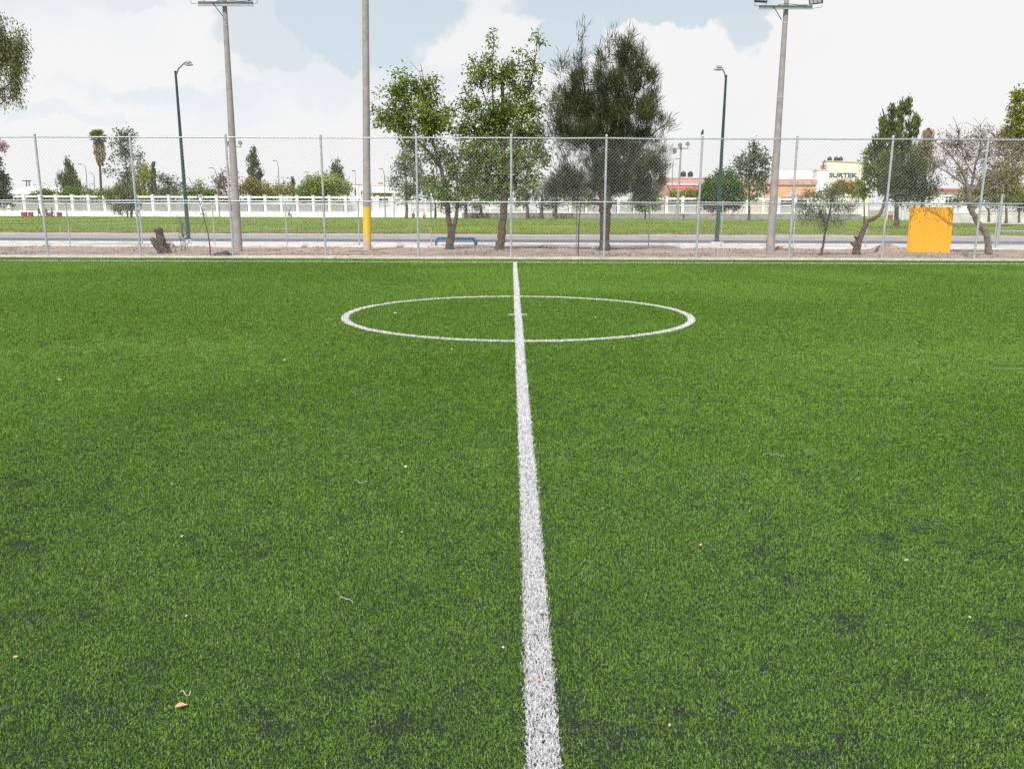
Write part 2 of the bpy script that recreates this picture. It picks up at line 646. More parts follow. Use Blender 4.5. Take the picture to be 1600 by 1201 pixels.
# extra white fibres so that the lines are as dense as in the photo
def extra(name, xx, yy):
    l_ = (np.maximum(yy, 3.0) / 3.0)
    k = len(xx)
    wv = rng.uniform(0.0018, 0.0030, k) * l_ ** 0.85
    lv_ = rng.uniform(0.012, 0.022, k) * l_ ** 0.3
    V, FF, cnt, cc = merge([fibres(xx, yy, lv_, wv, np.array([0.8, 0.8, 0.82]) * rng.uniform(0.85, 1.0, k)[:, None], 0.003, True, 0.7)])
    structure(np_mesh(name, V, FF, cnt, fwhite, col=cc))
k = 22000
u = rng.random(k) ** 1.6
yy = 1.4 + u * (DT - 1.4)
extra('halfway_line', xh(yy) + rng.uniform(-LW, LW, k) + rng.normal(0, .003, k), yy)
k = 7000
th = rng.random(k) * 2 * np.pi
ra = RC + rng.uniform(-LW, LW, k)
extra('centre_circle_line', XH + ra * np.cos(th), CCY + ra * np.sin(th))
k = 7000
extra('touch_line', rng.uniform(-21, 21, k), DT + rng.uniform(-0.06, 0.06, k))

# ------------------------------------------------------------------ strip of bare earth, kerbs, road, field
m, tt, b = nt('bare_earth')
n1 = noise(tt, 1.1, 8, 0.65)
n2 = noise(tt, 22, 4, 0.7)
r1 = ramp(tt, [(0.3, (0.23, 0.175, 0.14)), (0.5, (0.36, 0.285, 0.24)), (0.7, (0.46, 0.38, 0.33))])
tt.links.new(n1.outputs['Fac'], r1.inputs['Fac'])
r2 = ramp(tt, [(0.3, (0.55, 0.5, 0.45)), (0.6, (1, 1, 1))])
tt.links.new(n2.outputs['Fac'], r2.inputs['Fac'])
mx = tt.nodes.new('ShaderNodeMixRGB')
mx.blend_type = 'MULTIPLY'
mx.inputs[0].default_value = 0.8
tt.links.new(r1.outputs[0], mx.inputs[1])
tt.links.new(r2.outputs[0], mx.inputs[2])
tt.links.new(mx.outputs[0], b.inputs['Base Color'])
b.inputs['Roughness'].default_value = 1.0
b.inputs['Specular IOR Level'].default_value = 0.1
bp = tt.nodes.new('ShaderNodeBump')
bp.inputs['Strength'].default_value = 0.8
bp.inputs['Distance'].default_value = 0.04
tt.links.new(n2.outputs['Fac'], bp.inputs['Height'])
tt.links.new(bp.outputs[0], b.inputs['Normal'])
earthm = m


def earth_z(x, y):
    e = np.clip((y - DF) / 0.6, 0, 1) * np.clip((DL - 0.1 - y) / 0.5, 0, 1)
    mound = 0.30 * np.exp(-((x - SGN.x + 1.35) / 0.55) ** 2 - ((y - SGN.y - 0.75) / 0.6) ** 2)
    return 0.03 + e * (0.10 * fbm(x, y, 0.5, 3, 3) + 0.05 * fbm(x, y, 3.0, 9, 2) - 0.05) + mound


SGN = G(1452, 397)
structure(gridmesh('bare_earth', -30, 30, DF + 0.06, DL - 0.12, 500, 70, earth_z, earthm))


def ez(x, y):
    return float(earth_z(np.array([x]), np.array([y]))[0])


mb = MB()
x = -30.0
while x < 30:
    L = 3.0
    mb.box(x, x + L - 0.012, DF - 0.115, DF + 0.065, -0.04, 0.065 + random.uniform(-.006, .006))
    x += L
structure(mb.build('kerb', kerbmat, bevel=0.012))
kerbw = mat('white_kerb_paint', (0.68, 0.67, 0.65), (0.48, 0.46, 0.44), 1.6, 0.85, bump=0.2, bscale=25)
mb = MB()
x = -30.0
while x < 34:
    mb.box(x, x + 2.38, DL - 0.12, DL + 0.14, -0.05, 0.11 + random.uniform(-.008, .008))
    x += 2.4
structure(mb.build('kerb_far', kerbw, bevel=0.015))

# pavement, running path with a dark band, gravel edge
def sheet(name, ya, yb, z, m, x0=-70, x1=70):
    return structure(MB().box(x0, x1, ya, yb, z - 0.05, z).build(name, m))


yA, yB, yC, yD, yE, yF = DL + 0.14, G(800, 382.3).y, G(800, 379.8).y, G(800, 374.5).y, G(800, 369.5).y, G(800, 366.5).y
pav = mat('pavement_concrete', (0.50, 0.48, 0.47), (0.36, 0.345, 0.34), 0.9, 0.9, bump=0.3, bscale=20)
sheet('pavement', yA, yB, 0.02, pav)
structure(MB().box(-70, 70, yB, yB + 0.16, -0.03, 0.10).build('kerb_road', kerbw))
asph = mat('dark_asphalt', (0.105, 0.11, 0.13), (0.07, 0.072, 0.085), 1.2, 0.9, bump=0.3, bscale=40)
asph2 = mat('worn_asphalt', (0.29, 0.28, 0.30), (0.20, 0.195, 0.215), 0.8, 0.9, bump=0.3, bscale=30)
sheet('road', yB + 0.16, yD, 0.0, asph)
sheet('road_worn_lane', yD, yE, 0.004, asph2)
structure(MB().box(-70, 70, yC - 0.3, yC + 0.05, 0.0, 0.006).build('road_edge_line', mat('road_paint', (0.6, 0.6, 0.6), (0.4, 0.4, 0.4), 2, 0.8)))
grav = mat('gravel', (0.42, 0.35, 0.31), (0.26, 0.21, 0.18), 1.5, 1.0, bump=0.6, bscale=12)
structure(gridmesh('gravel_edge', -80, 80, yE, yF + 1.5, 200, 12, lambda x, y: 0.008 + 0.06 * fbm(x, y, 0.7, 17, 2) * np.clip((y - yE) / 2, 0, 1), grav))

DW = G(800, 341.0).y
print('DW', DW)
m, tt, b = nt('field_grass')
n1 = noise(tt, 0.10, 6, 0.6)
n2 = noise(tt, 1.8, 6, 0.75)
r1 = ramp(tt, [(0.35, (0.105, 0.175, 0.018)), (0.52, (0.16, 0.235, 0.025)), (0.68, (0.25, 0.29, 0.055))])
tt.links.new(n1.outputs['Fac'], r1.inputs['Fac'])
r2 = ramp(tt, [(0.35, (0.55, 0.6, 0.5)), (0.6, (1.15, 1.1, 1.0))])
tt.links.new(n2.outputs['Fac'], r2.inputs['Fac'])
mx = tt.nodes.new('ShaderNodeMixRGB')
mx.blend_type = 'MULTIPLY'
mx.inputs[0].default_value = 0.9
tt.links.new(r1.outputs[0], mx.inputs[1])
tt.links.new(r2.outputs[0], mx.inputs[2])
tt.links.new(mx.outputs[0], b.inputs['Base Color'])
b.inputs['Roughness'].default_value = 1.0
b.inputs['Specular IOR Level'].default_value = 0.05
fieldm = m
structure(gridmesh('grass_field', -160, 160, yF, DW + 60, 260, 120, lambda x, y: -0.03 + 0.10 * fbm(x, y, 0.07, 41, 2) + 0.07 * fbm(x, y, 0.35, 43, 2), fieldm))

# tufts of longer grass over the field, dense along its near edge
def tuft_mesh(name, xx, yy, zz, ln, wd, lvv, m, label, cat='grass'):
    k = len(xx)
    col3 = np.zeros((k, 3))
    V, FF, cnt, _ = fibres(xx, yy, ln, wd, col3, 0.0, False, 0.5)
    V[:, 2] += np.repeat(zz, 3)
    o = np_mesh(name, V, FF, cnt, m, lv=np.repeat(lvv, 3))
    return tag(o, label, cat, kind='stuff')


tm = leafmat('verge_grass', (0.10, 0.16, 0.018), (0.20, 0.27, 0.036), (0.38, 0.32, 0.13), 0.25)
k = 90000
yy = yF + rng.random(k) ** 2.6 * (DW - yF - 2)
xx = rng.uniform(-1, 1, k) * (yy * 0.66 + 3)
keepm = fbm(xx, yy, 0.6, 71, 3) > 0.42
xx, yy = xx[keepm], yy[keepm]
k = len(xx)
edge = np.exp(-(yy - yF) / 1.6)
lvv = np.clip(rng.normal(0.35, 0.22, k) + edge * rng.random(k) * 1.0, 0, 1)
tuft_mesh('field_grass_tufts', xx, yy, np.zeros(k) + 0.0, rng.uniform(0.12, 0.26, k), rng.uniform(0.05, 0.09, k) * (yy / yF) ** 0.8, lvv, tm,
          'tufts of longer green and straw coloured grass on the field beyond the road')

# leaf litter and small stones on the bare earth
k = 9000
xx = rng.uniform(-21, 21, k)
yy = rng.uniform(DF + 0.1, DL - 0.15, k)
dens = fbm(xx, yy, 0.6, 91, 3)
sel = rng.random(k) < np.clip((dens - 0.40) * 4, 0.05, 1)
xx, yy = xx[sel], yy[sel]
k = len(xx)
zz = earth_z(xx, yy)
lit = leafmat('leaf_litter', (0.05, 0.03, 0.02), (0.17, 0.10, 0.06), (0.42, 0.32, 0.24), 0.0)
col3 = np.zeros((k, 3))
V, FF, cnt, _ = fibres(xx, yy, rng.uniform(0.04, 0.10, k), rng.uniform(0.03, 0.06, k), col3, 0.006, False, 1.15)
V[:, 2] += np.repeat(zz, 3)
tag(np_mesh('leaf_litter', V, FF, cnt, lit, lv=np.repeat(rng.random(k), 3)), 'dry leaf litter scattered over the bare earth strip', 'leaf litter', kind='stuff')
mb = MB()
for i in range(420):
    x, y = random.uniform(-20, 20), random.uniform(DF + 0.15, DL - 0.2)
    s = random.uniform(0.012, 0.045)
    mb.ball((x, y, ez(x, y) + s * 0.3), s * random.uniform(.8, 1.5), s, s * 0.7, 6, 4, 0.25)
tag(mb.build('gravel_stones', mat('stone', (0.5, 0.46, 0.42), (0.3, 0.27, 0.24), 6, 0.9)), 'small pale stones lying on the bare earth strip', 'stones', kind='stuff')


# ------------------------------------------------------------------ fences
def chain_mesh(x0, x1, z0, z1, y, s, r, spike=0.0):
    """two families of straight diagonal wires clipped to one bay"""
    A, B = [], []
    hgt = z1 + spike - z0
    for fam in (1, -1):
        c = (x0 - hgt) if fam == 1 else x0
        c = math.floor(c / s) * s
        cend = x1 if fam == 1 else x1 + hgt
        while c < cend:
            # x = c + fam * (z - z0)
            za, zb = z0, z1 + spike
            if fam == 1:
                za = max(za, z0 + (x0 - c)); zb = min(zb, z0 + (x1 - c))
            else:
                za = max(za, z0 + (c - x1)); zb = min(zb, z0 + (c - x0))
            if zb - za > 0.01:
                k = max(1, int((zb - za) / 0.165))
                for i in range(k):
                    q0, q1 = za + (zb - za) * i / k, za + (zb - za) * (i + 1) / k
                    A.append((c + fam * (q0 - z0), y + fam * 0.003, q0))
                    B.append((c + fam * (q1 - z0), y + fam * 0.003, q1))
            c += s
    return segs(A, B, r)


def chain_fence(name, label, D, xs, htop, zmid, z0, s, wr, pr, rr_, jit=0.015, spike=0.06):
    root = thing(name, label, 'fence', (xs[0], D, 0))
    tops = [htop + random.uniform(-jit, jit) for _ in xs]
    for x, zt in zip(xs, tops):
        mb = MB()
        dx = random.uniform(-0.012, 0.012)
        mb.tube([(x, D, -0.1), (x + dx, D, zt + 0.07)], pr, 12)
        mb.lathe((x + dx, D, zt + 0.06), [(pr * 1.12, 0), (pr * 1.15, 0.03), (pr * 0.7, 0.055), (0.005, 0.065)], 12)
        p_ = mb.build('post', galv, root, smooth=True)
        for z in ([zmid] if zmid else []) + [zt, 0.5 * (zt + z0)]:
            MB().tube([(x, D, z - 0.02), (x, D, z + 0.02)], pr * 1.22, 10).build('bracket_band', galv, p_, smooth=True)
    for z, nm in ([(None, 'top_rail')] + ([(zmid, 'middle_rail')] if zmid else [])):
        mb = MB()
        pts = []
        for i, x in enumerate(xs):
            zz_ = tops[i] if z is None else z + random.uniform(-0.006, 0.006)
            pts.append((x, D - 0.0, zz_))
            if i < len(xs) - 1:
                z2 = tops[i + 1] if z is None else z
                pts.append((0.5 * (x + xs[i + 1]), D, 0.5 * (zz_ + z2) - random.uniform(0.0, 0.018)))
        mb.tube(pts, rr_, 8)
        mb.build(nm, galv, root, smooth=True)
    MB().tube([(xs[0], D, z0), (xs[-1], D, z0)], 0.006, 6).build('bottom_wire', wiremat, root)
    for i in range(len(xs) - 1):
        V, Fq = chain_mesh(xs[i] + 0.01, xs[i + 1] - 0.01, z0, 0.5 * (tops[i] + tops[i + 1]), D - pr * 0.6, s, wr, spike)
        np_mesh('wire_mesh', V, Fq, np.full(len(Fq), 4), wiremat, root)
    return root


sp = P(943.2, 405, DF).x - P(798.6, 405, DF).x
x0f = P(798.6, 405, DF).x
print('post spacing', sp, 'tall fence height', P(800, 215, DF).z, P(800, 315, DF).z, 'low', P(450, 317.5, DL).z, P(1013, 320, DL).z)
zt = P(800, 216, DF).z
zm = P(800, 315.5, DF).z
chain_fence('chain_link_fence', 'tall steel chain link fence with two rails along the far edge of the turf', DF,
            [x0f + i * sp for i in range(-7, 8)], zt, zm, 0.09, 0.118, 0.00175, 0.038, 0.022)
spl = (P(1013, 391, DL).x - P(336, 388, DL).x) / 6
xl0 = P(336, 388, DL).x
zl = 0.5 * (P(450, 317.5, DL).z + P(1013, 319.5, DL).z)
lowx = [xl0 + i * spl for i in range(-5, 12)]
gx0 = P(1556, 388, DL).x
lowx = [x for x in lowx if x < gx0 - 0.8] + [gx0 - 0.09]
chain_fence('low_chain_link_fence', 'low grey chain link fence behind the earth strip, beside the road', DL, lowx, zl, None, 0.16, 0.118, 0.0015, 0.026, 0.02, spike=0.02)

# gate in the low fence at the right
gr = thing('pedestrian_gate', 'grey steel framed gate at the right end of the low fence', 'gate', (gx0, DL, 0))
gx1 = gx0 + 1.28
for xx_, hh in ((gx0, P(1563, 305, DL).z), (gx1 + 0.06, zl + 0.05)):
    MB().tube([(xx_, DL, -.1), (xx_, DL, hh)], 0.045, 12).lathe((xx_, DL, hh), [(0.05, 0), (0.05, .03), (.01, .05)], 12).build('gate_post', galv, gr, smooth=True)
mb = MB()
za = P(1560, 324, DL).z
for z in (0.25, za * 0.45, za * 0.62, za):
    mb.tube([(gx0 + .06, DL, z), (gx1, DL, z)], 0.022, 8)
for x in (gx0 + .07, gx1 - 0.01):
    mb.tube([(x, DL, 0.24), (x, DL, za)], 0.022, 8)
mb.build('gate_frame', galv, gr, smooth=True)
V, Fq = chain_mesh(gx0 + .08, gx1 - .01, 0.26, za, DL, 0.11, 0.0022)
np_mesh('wire_mesh', V, Fq, np.full(len(Fq), 4), wiremat, gr)
MB().box(gx1 - .1, gx1 - .02, DL - .06, DL - .02, za * .5, za * .5 + .12).build('latch', galv, gr)

# bird on a post
bp_ = Vector((x0f + 2 * sp, DF, zt + 0.125))
mb = MB()
mb.ball((bp_.x, bp_.y, bp_.z + 0.07), 0.045, 0.07, 0.055, 12, 8)
mb.ball((bp_.x + .005, bp_.y - 0.04, bp_.z + 0.145), 0.028, 0.03, 0.03, 10, 8)
mb.tube([(bp_.x + .005, bp_.y - .065, bp_.z + .145), (bp_.x + .008, bp_.y - .1, bp_.z + .138)], [.009, .002], 6)
mb.tube([(bp_.x, bp_.y + .05, bp_.z + .06), (bp_.x - .005, bp_.y + .15, bp_.z + .02)], [.026, .016], 6)
mb.tube([(bp_.x, bp_.y - .02, bp_.z + .10), (bp_.x + .004, bp_.y - .035, bp_.z + .14)], [.03, .022], 8)
for s in (-1, 1):
    mb.tube([(bp_.x + s * .014, bp_.y, bp_.z + .03), (bp_.x + s * .014, bp_.y - .004, bp_.z)], .004, 5)
tag(mb.build('bird', mat('grey_feathers', (0.10, 0.09, 0.085), (0.05, 0.045, 0.04), 40, 0.8), origin=bp_, smooth=True),
    'small dark bird perched on top of a tall fence post', 'bird')


# ------------------------------------------------------------------ poles and lamps
def pole(name, label, base_px, base_py, top_px, top_py, w0, w1, cat, group=None, m=concrete, seg=6, sides=16, root=None, partname='shaft', extra=0.0):
    B = G(base_px, base_py)
    T = P(top_px, top_py, B.y)
    if extra:
        T = B + (T - B) * extra
    k = PX(B.y) / 2
    if root is None:
        root = thing(name, label, cat, (B.x, B.y, 0), group)
    pts = [B + Vector((0, 0, -0.2))] + [B + (T - B) * i / seg for i in range(1, seg + 1)]
    pts[1:1] = [B + (T - B) * 0.001]
    rad = [w0 * k] + [w0 * k] + [(w0 + (w1 - w0) * i / seg) * k for i in range(1, seg + 1)]
    sh = MB().tube(pts, rad, sides).build(partname, m, root, smooth=True)
    return root, B, T, sh, k


def floodhead(mbh, mbg, mbb, c, yaw, tilt, s=1.0):
    R = Euler((math.radians(tilt), 0, math.radians(yaw))).to_matrix()
    w_, h_ = 0.24 * s, 0.19 * s
    mbh.box(-w_, w_, -0.03, 0.07, -h_, h_, R, c)
    for i in range(-3, 4):
        mbh.box(i * w_ / 3.5 - .008, i * w_ / 3.5 + .008, 0.07, 0.12, -h_ * .85, h_ * .85, R, c)
    for i in range(3):
        for j in range(2):
            mbg.box(-w_ * .86 + i * w_ * .6, -w_ * .86 + i * w_ * .6 + w_ * .5, -0.042, -0.031, -h_ * .8 + j * h_ * .82, -h_ * .8 + j * h_ * .82 + h_ * .72, R, c)
    pts = []
    for sx in (-1, 1):
        a = R @ Vector((sx * (w_ + .012), .02, 0)) + Vector(c)
        b_ = Vector((c[0] + (a.x - c[0]) * .9, c[1] + (a.y - c[1]) * .9, c[2] - h_ - .13))
        pts = pts + ([a, b_] if sx < 0 else [b_, a])
    mbb.tube(pts, 0.012, 6)


def floodpole(label, bpx, bpy_, tpx, tpy, w0, w1, armx0, armx1, army0, army1, heads, bands):
    root, B, T, sh, k = pole('floodlight_pole', label, bpx, bpy_, tpx, tpy, w0, w1, 'floodlight pole', 'tall concrete floodlight poles', extra=1.05)
    D = B.y - 0.16
    a0, a1 = P(armx0, 0.5 * (army0[0] + army0[1]), D), P(armx1, 0.5 * (army1[0] + army1[1]), D)
    hz = (army0[1] - army0[0]) * PX(D) / 2
    mb = MB()
    mb.box(a0.x, a1.x, D - .005, D + .003, a0.z - hz, a0.z + hz)
    mb.box(a0.x, a1.x, D - .06, D - .005, a0.z + hz - .006, a0.z + hz)
    mb.box(a0.x, a1.x, D - .06, D - .005, a0.z - hz, a0.z - hz + .006)
    arm = mb.build('crossarm', mat('arm_steel', (0.42, 0.46, 0.48), (0.32, 0.36, 0.38), 6, 0.45, 0.3), root)
    midx = (a0.x + a1.x) / 2
    mb = MB()
    mb.tube([(midx - .45, D - .05, a0.z + .02), (midx - .12, D, a0.z - .42)], 0.014, 6)
    mb.tube([(midx - .3, D - .06, a0.z + hz + .01), (midx, D - .09, a0.z + hz + .05), (midx + .5, D - .05, a0.z + hz + .01), (a1.x - .2, D - .05, a0.z + hz + .02)], 0.012, 6)
    mb.build('brace_and_cable', black, arm)
    for hx, hy, yaw, tilt in heads:
        c = P(hx, hy, D - .02)
        h, g, b_ = MB(), MB(), MB()
        floodhead(h, g, b_, c, yaw, tilt)
        ho = h.build('floodlight', black, root)
        g.build('lamp_panel', glassy, ho)
        b_.build('bracket', mat('bracket_steel', (.25, .25, .26), None, 5, .5), ho)
    for by in bands:
        q = (by - 0) / 1.0
        c = B + (T - B) * by
        rr2 = (w0 + (w1 - w0) * by) * k + 0.006
        MB().tube([c - Vector((0, 0, .015)), c + Vector((0, 0, .015))], rr2, 16).build('steel_band', galv, root, smooth=True)
    return root


floodpole('grey concrete floodlight pole standing left of the yellow based pole', 372.5, 395, 350.5, 0, 13.4, 6.2, 309.5, 396, (3.5, 9.5), (5, 11),
          [(308, -9, 20, 12), (394, -9, -35, -14)], (0.27, 0.62, 0.86))
floodpole('grey concrete floodlight pole standing between the green bush and the yellow board', 1203, 396.5, 1229, 0, 13.2, 6.4, 1185.5, 1269.5, (9.5, 14.5), (10.5, 15),
          [(1189, -5, 12, -10), (1275, -2, -35, 14)], (0.13, 0.6, 0.87))

root, B, T, sh, k = pole('concrete_pole', 'tall plain concrete pole with its foot painted yellow and chipped', 573.8, 392.5, 571, 0, 12.2, 9.2, 'pole', extra=1.15)
m, tt, b = nt('chipped_yellow_paint')
n1 = noise(tt, 5.0, 6, 0.7)
g_ = tt.nodes.new('ShaderNodeNewGeometry')
sx_ = tt.nodes.new('ShaderNodeSeparateXYZ')
tt.links.new(g_.outputs['Position'], sx_.inputs[0])
mr = tt.nodes.new('ShaderNodeMapRange')
mr.inputs['From Min'].default_value = 0.0
mr.inputs['From Max'].default_value = 1.2
mr.inputs['To Min'].default_value = 0.16
mr.inputs['To Max'].default_value = -0.12
tt.links.new(sx_.outputs[2], mr.inputs[0])
ad = tt.nodes.new('ShaderNodeMath')
tt.links.new(n1.outputs['Fac'], ad.inputs[0])
tt.links.new(mr.outputs[0], ad.inputs[1])
r1 = ramp(tt, [(0.545, (0.74, 0.52, 0.015)), (0.58, (0.46, 0.39, 0.32))])
r1.color_ramp.elements.new(0.5).color = (0.70, 0.46, 0.02, 1)
tt.links.new(ad.outputs[0], r1.inputs[0])
tt.links.new(r1.outputs[0], b.inputs['Base Color'])
b.inputs['Roughness'].default_value = 0.7
ytop = P(573, 323.5, B.y).z
MB().tube([B + Vector((0, 0, -.1)), B + (T - B) * (ytop / T.z)], [12.6 * k, 12.3 * k], 20).build('painted_foot', m, root, smooth=True)


def green_lamp(label, bpx, bpy_, tpx, tpy, w0, w1, armpx, armpy, headpx, headpy, basew):
    root, B, T, sh, k = pole('street_lamp', label, bpx, bpy_, tpx, tpy, w0, w1, 'street lamp', 'dark green street lamps', m=greenpaint, sides=8)
    e = P(armpx, armpy, B.y)
    MB().tube([T - Vector((0, 0, .35)), T - Vector((0, 0, .2)), T + (e - T) * .3, e], [.045, .042, .036, .03], 8).build('arm', mat('arm_grey', (.18, .2, .2), None, 4, .5), root, smooth=True)
    MB().tube([T - Vector((0, 0, .05)), T + Vector((0, 0, .02))], w1 * k * 1.2, 8).build('cap', greenpaint, root)
    hp = P(headpx, headpy, B.y)
    d_ = (hp - e)
    mb = MB()
    pts = [e - d_ * .05, e + d_ * .2, e + d_ * .6, e + d_ * 1.0, e + d_ * 1.15]
    mb.tube(pts, [.05, .10, .13, .10, .03], 12)
    mb.v = [(v[0], v[1], hp.z + (v[2] - hp.z) * .8) for v in mb.v]
    ho = mb.build('lamp_head', mat('lamp_grey', (.3, .31, .31), None, 4, .5), root, smooth=True)
    q = e + d_ * .62
    MB().ball((q.x, q.y, q.z - .075), .22, .1, .07, 12, 6).build('lens', glassy, ho, smooth=True)
    s = basew * PX(B.y) / 2
    MB().box(B.x - s, B.x + s, B.y - s, B.y + s, -.05, .16).build('plinth', kerbw, root, bevel=.02)
    MB().tube([B + Vector((0, 0, .155)), B + Vector((0, 0, .2))], .2, 8).build('base_plate', greenpaint, root)
    return root


green_lamp('dark green street lamp with its arm to the right, left of the concrete floodlight poles', 295, 379, 274.2, 112, 7, 3.4, 289.5, 97.5, 298, 99, 12)
green_lamp('dark green street lamp with its arm to the left, before the round green bush', 1119.5, 383, 1134.5, 118.5, 7, 3.4, 1127, 105, 1119.5, 106, 17)

# ------------------------------------------------------------------ yellow board, bench, stump, sapling...
m, tt, b = nt('rusty_yellow_paint')
n1 = noise(tt, 1.6, 5, 0.65)
r1 = ramp(tt, [(0.3, (0.78, 0.375, 0.004)), (0.7, (0.82, 0.41, 0.006))])
tt.links.new(n1.outputs['Fac'], r1.inputs[0])
tco = tt.nodes.new('ShaderNodeTexCoord')
mp = tt.nodes.new('ShaderNodeMapping')
mp.inputs['Scale'].default_value = (1.6, 1, 1.0)
tt.links.new(tco.outputs['Object'], mp.inputs[0])
n2 = noise(tt, 3.6, 7, 0.7, mp.outputs[0])
sx_ = tt.nodes.new('ShaderNodeSeparateXYZ')
tt.links.new(tco.outputs['Object'], sx_.inputs[0])
mr = tt.nodes.new('ShaderNodeMapRange')
mr.inputs['From Min'].default_value = 1.35
mr.inputs['From Max'].default_value = 1.6
mr.inputs['To Min'].default_value = 0.0
mr.inputs['To Max'].default_value = 0.075
tt.links.new(sx_.outputs[2], mr.inputs[0])
ad = tt.nodes.new('ShaderNodeMath')
tt.links.new(n2.outputs['Fac'], ad.inputs[0])
tt.links.new(mr.outputs[0], ad.inputs[1])
r2 = ramp(tt, [(0.70, (0, 0, 0)), (0.74, (1, 1, 1))])
tt.links.new(ad.outputs[0], r2.inputs[0])
mx = tt.nodes.new('ShaderNodeMixRGB')
tt.links.new(r2.outputs[0], mx.inputs[0])
tt.links.new(r1.outputs[0], mx.inputs[1])
mx.inputs[2].default_value = (0.16, 0.055, 0.02, 1)
tt.links.new(mx.outputs[0], b.inputs['Base Color'])
b.inputs['Roughness'].default_value = 0.5
yel = m
D = SGN.y
br = thing('yellow_board', 'yellow steel board with rust stains standing on the earth strip behind the fence', 'board', (SGN.x, D, 0))
c4 = [P(1418.5, 396, D), P(1483.5, 398, D), P(1490.5, 323.5, D), P(1425, 323, D)]
mb = MB()
mb.prism([(c4[0].x, max(c4[0].z, 0.03)), (c4[1].x, max(c4[1].z, 0.03)), (c4[2].x, c4[2].z), (c4[3].x, c4[3].z)], D - .03, D + .03)
mb.build('panel', yel, br, bevel=.02)
mb = MB()
for a, b2 in ((0, 3), (1, 2)):
    mb.tube([c4[a] + Vector((0, .06, -.1)), c4[b2] + Vector((0, .06, -.02))], .035, 8)
mb.tube([c4[3] + Vector((0.02, .06, -.05)), c4[2] + Vector((-.02, .06, -.05))], .03, 8)
mb.build('frame', yel, br, smooth=True)

# blue bench
B0 = G(711, 385.5)
D = B0.y
bn = thing('bench', 'low blue steel bench beside the road behind the twin trunked tree', 'bench', (B0.x, D, 0))
k = PX(D)
zs = P(711, 371, D).z
xa, xb = P(684, 371, D).x, P(741, 371, D).x
mb = MB()
for i in range(4):
    mb.box(xa, xb, D - .2 + i * .105, D - .2 + i * .105 + .085, zs - .03, zs)
mb.build('seat', bluepaint, bn)
MB().box(xa, xb, D - .235, D - .205, zs - .10, zs + .005).build('seat_rail', bluepaint, bn)
for s, xx_ in ((-1, xa), (1, xb)):
    mb = MB()
    mb.box(xx_ - .05, xx_ + .05, D - .24, D + .22, zs - .12, zs - .035)
    mb.add([(xx_ + s * 0 - .05, D - .24, zs - .1), (xx_ + .05, D - .24, zs - .1), (xx_ + s * .09 + .05, D - .24, .02), (xx_ + s * .09 - .05, D - .24, .02),
            (xx_ - .05, D - .12, zs - .1), (xx_ + .05, D - .12, zs - .1), (xx_ + s * .09 + .05, D - .12, .02), (xx_ + s * .09 - .05, D - .12, .02)],
           [(0, 1, 2, 3), (7, 6, 5, 4), (0, 4, 5, 1), (1, 5, 6, 2), (2, 6, 7, 3), (3, 7, 4, 0)])
    mb.box(xx_ + s * .09 - .05, xx_ + s * .09 + .05, D + .1, D + .2, .02, zs - .12)
    mb.build('leg', bluepaint, bn)

# stump
Bs = G(258, 398)
D = Bs.y
st = thing('tree_stump', 'forked dead tree stump behind the fence at the left', 'stump', (Bs.x, D, 0))
mb = MB()
q = lambda x, y, dy=0: P(x, y, D) + Vector((0, dy, 0))
k = PX(D)
mb.tube([q(259, 399), q(257, 394), q(255, 386), q(252, 376), q(249, 366), q(248, 358), q(247.5, 355.5)],
        [9.5 * k, 8.0 * k, 6.6 * k, 6.9 * k, 5.6 * k, 6.4 * k, 3.2 * k], 16, jit=.2)
mb.tube([q(247, 362), q(244, 360, -.08), q(243, 357, -.1)], [4 * k, 3 * k, 1.5 * k], 8, jit=.2)
mb.tube([q(256, 380, -.1), q(259, 374, -.2), q(260.5, 371, -.22)], [3.4 * k, 2.2 * k, 1 * k], 8, jit=.2)
mb.tube([q(250, 399, -.15), q(252, 392, -.12), q(255, 384, -.08)], [3.4 * k, 2.6 * k, 2 * k], 8, jit=.2)
mb.tube([q(254, 398, .02), q(249, 388, -.05), q(243, 379, -.1), q(240, 373, -.12), q(239.5, 371, -.12)], [5.5 * k, 5 * k, 4.2 * k, 3.4 * k, 2.2 * k], 10, jit=.14)
mb.tube([q(264, 399, .1), q(261, 391, .05), q(258, 382, 0)], [6 * k, 4.2 * k, 4.5 * k], 9, jit=.14)
mb.build('trunk', bark, st, smooth=True)

# black sack at the foot of the fence
Bk = G(345, 405.8)
Bk.y = DF + 0.16
Bk = Vector((P(346, 405, DF + .2).x, DF + .32, 0.05))
mb = MB()
mb.ball((Bk.x, Bk.y, .09), .32, .15, .10, 16, 10, .09)
mb.ball((Bk.x + .12, Bk.y + .02, .16), .13, .10, .08, 12, 8, .12)
mb.tube([(Bk.x - .28, Bk.y, .06), (Bk.x - .42, Bk.y + .03, .05)], [.07, .03], 8, jit=.2)
tag(mb.build('rubbish_sack', black, origin=Bk, smooth=True), 'flattened black sack lying at the foot of the tall fence', 'sack')

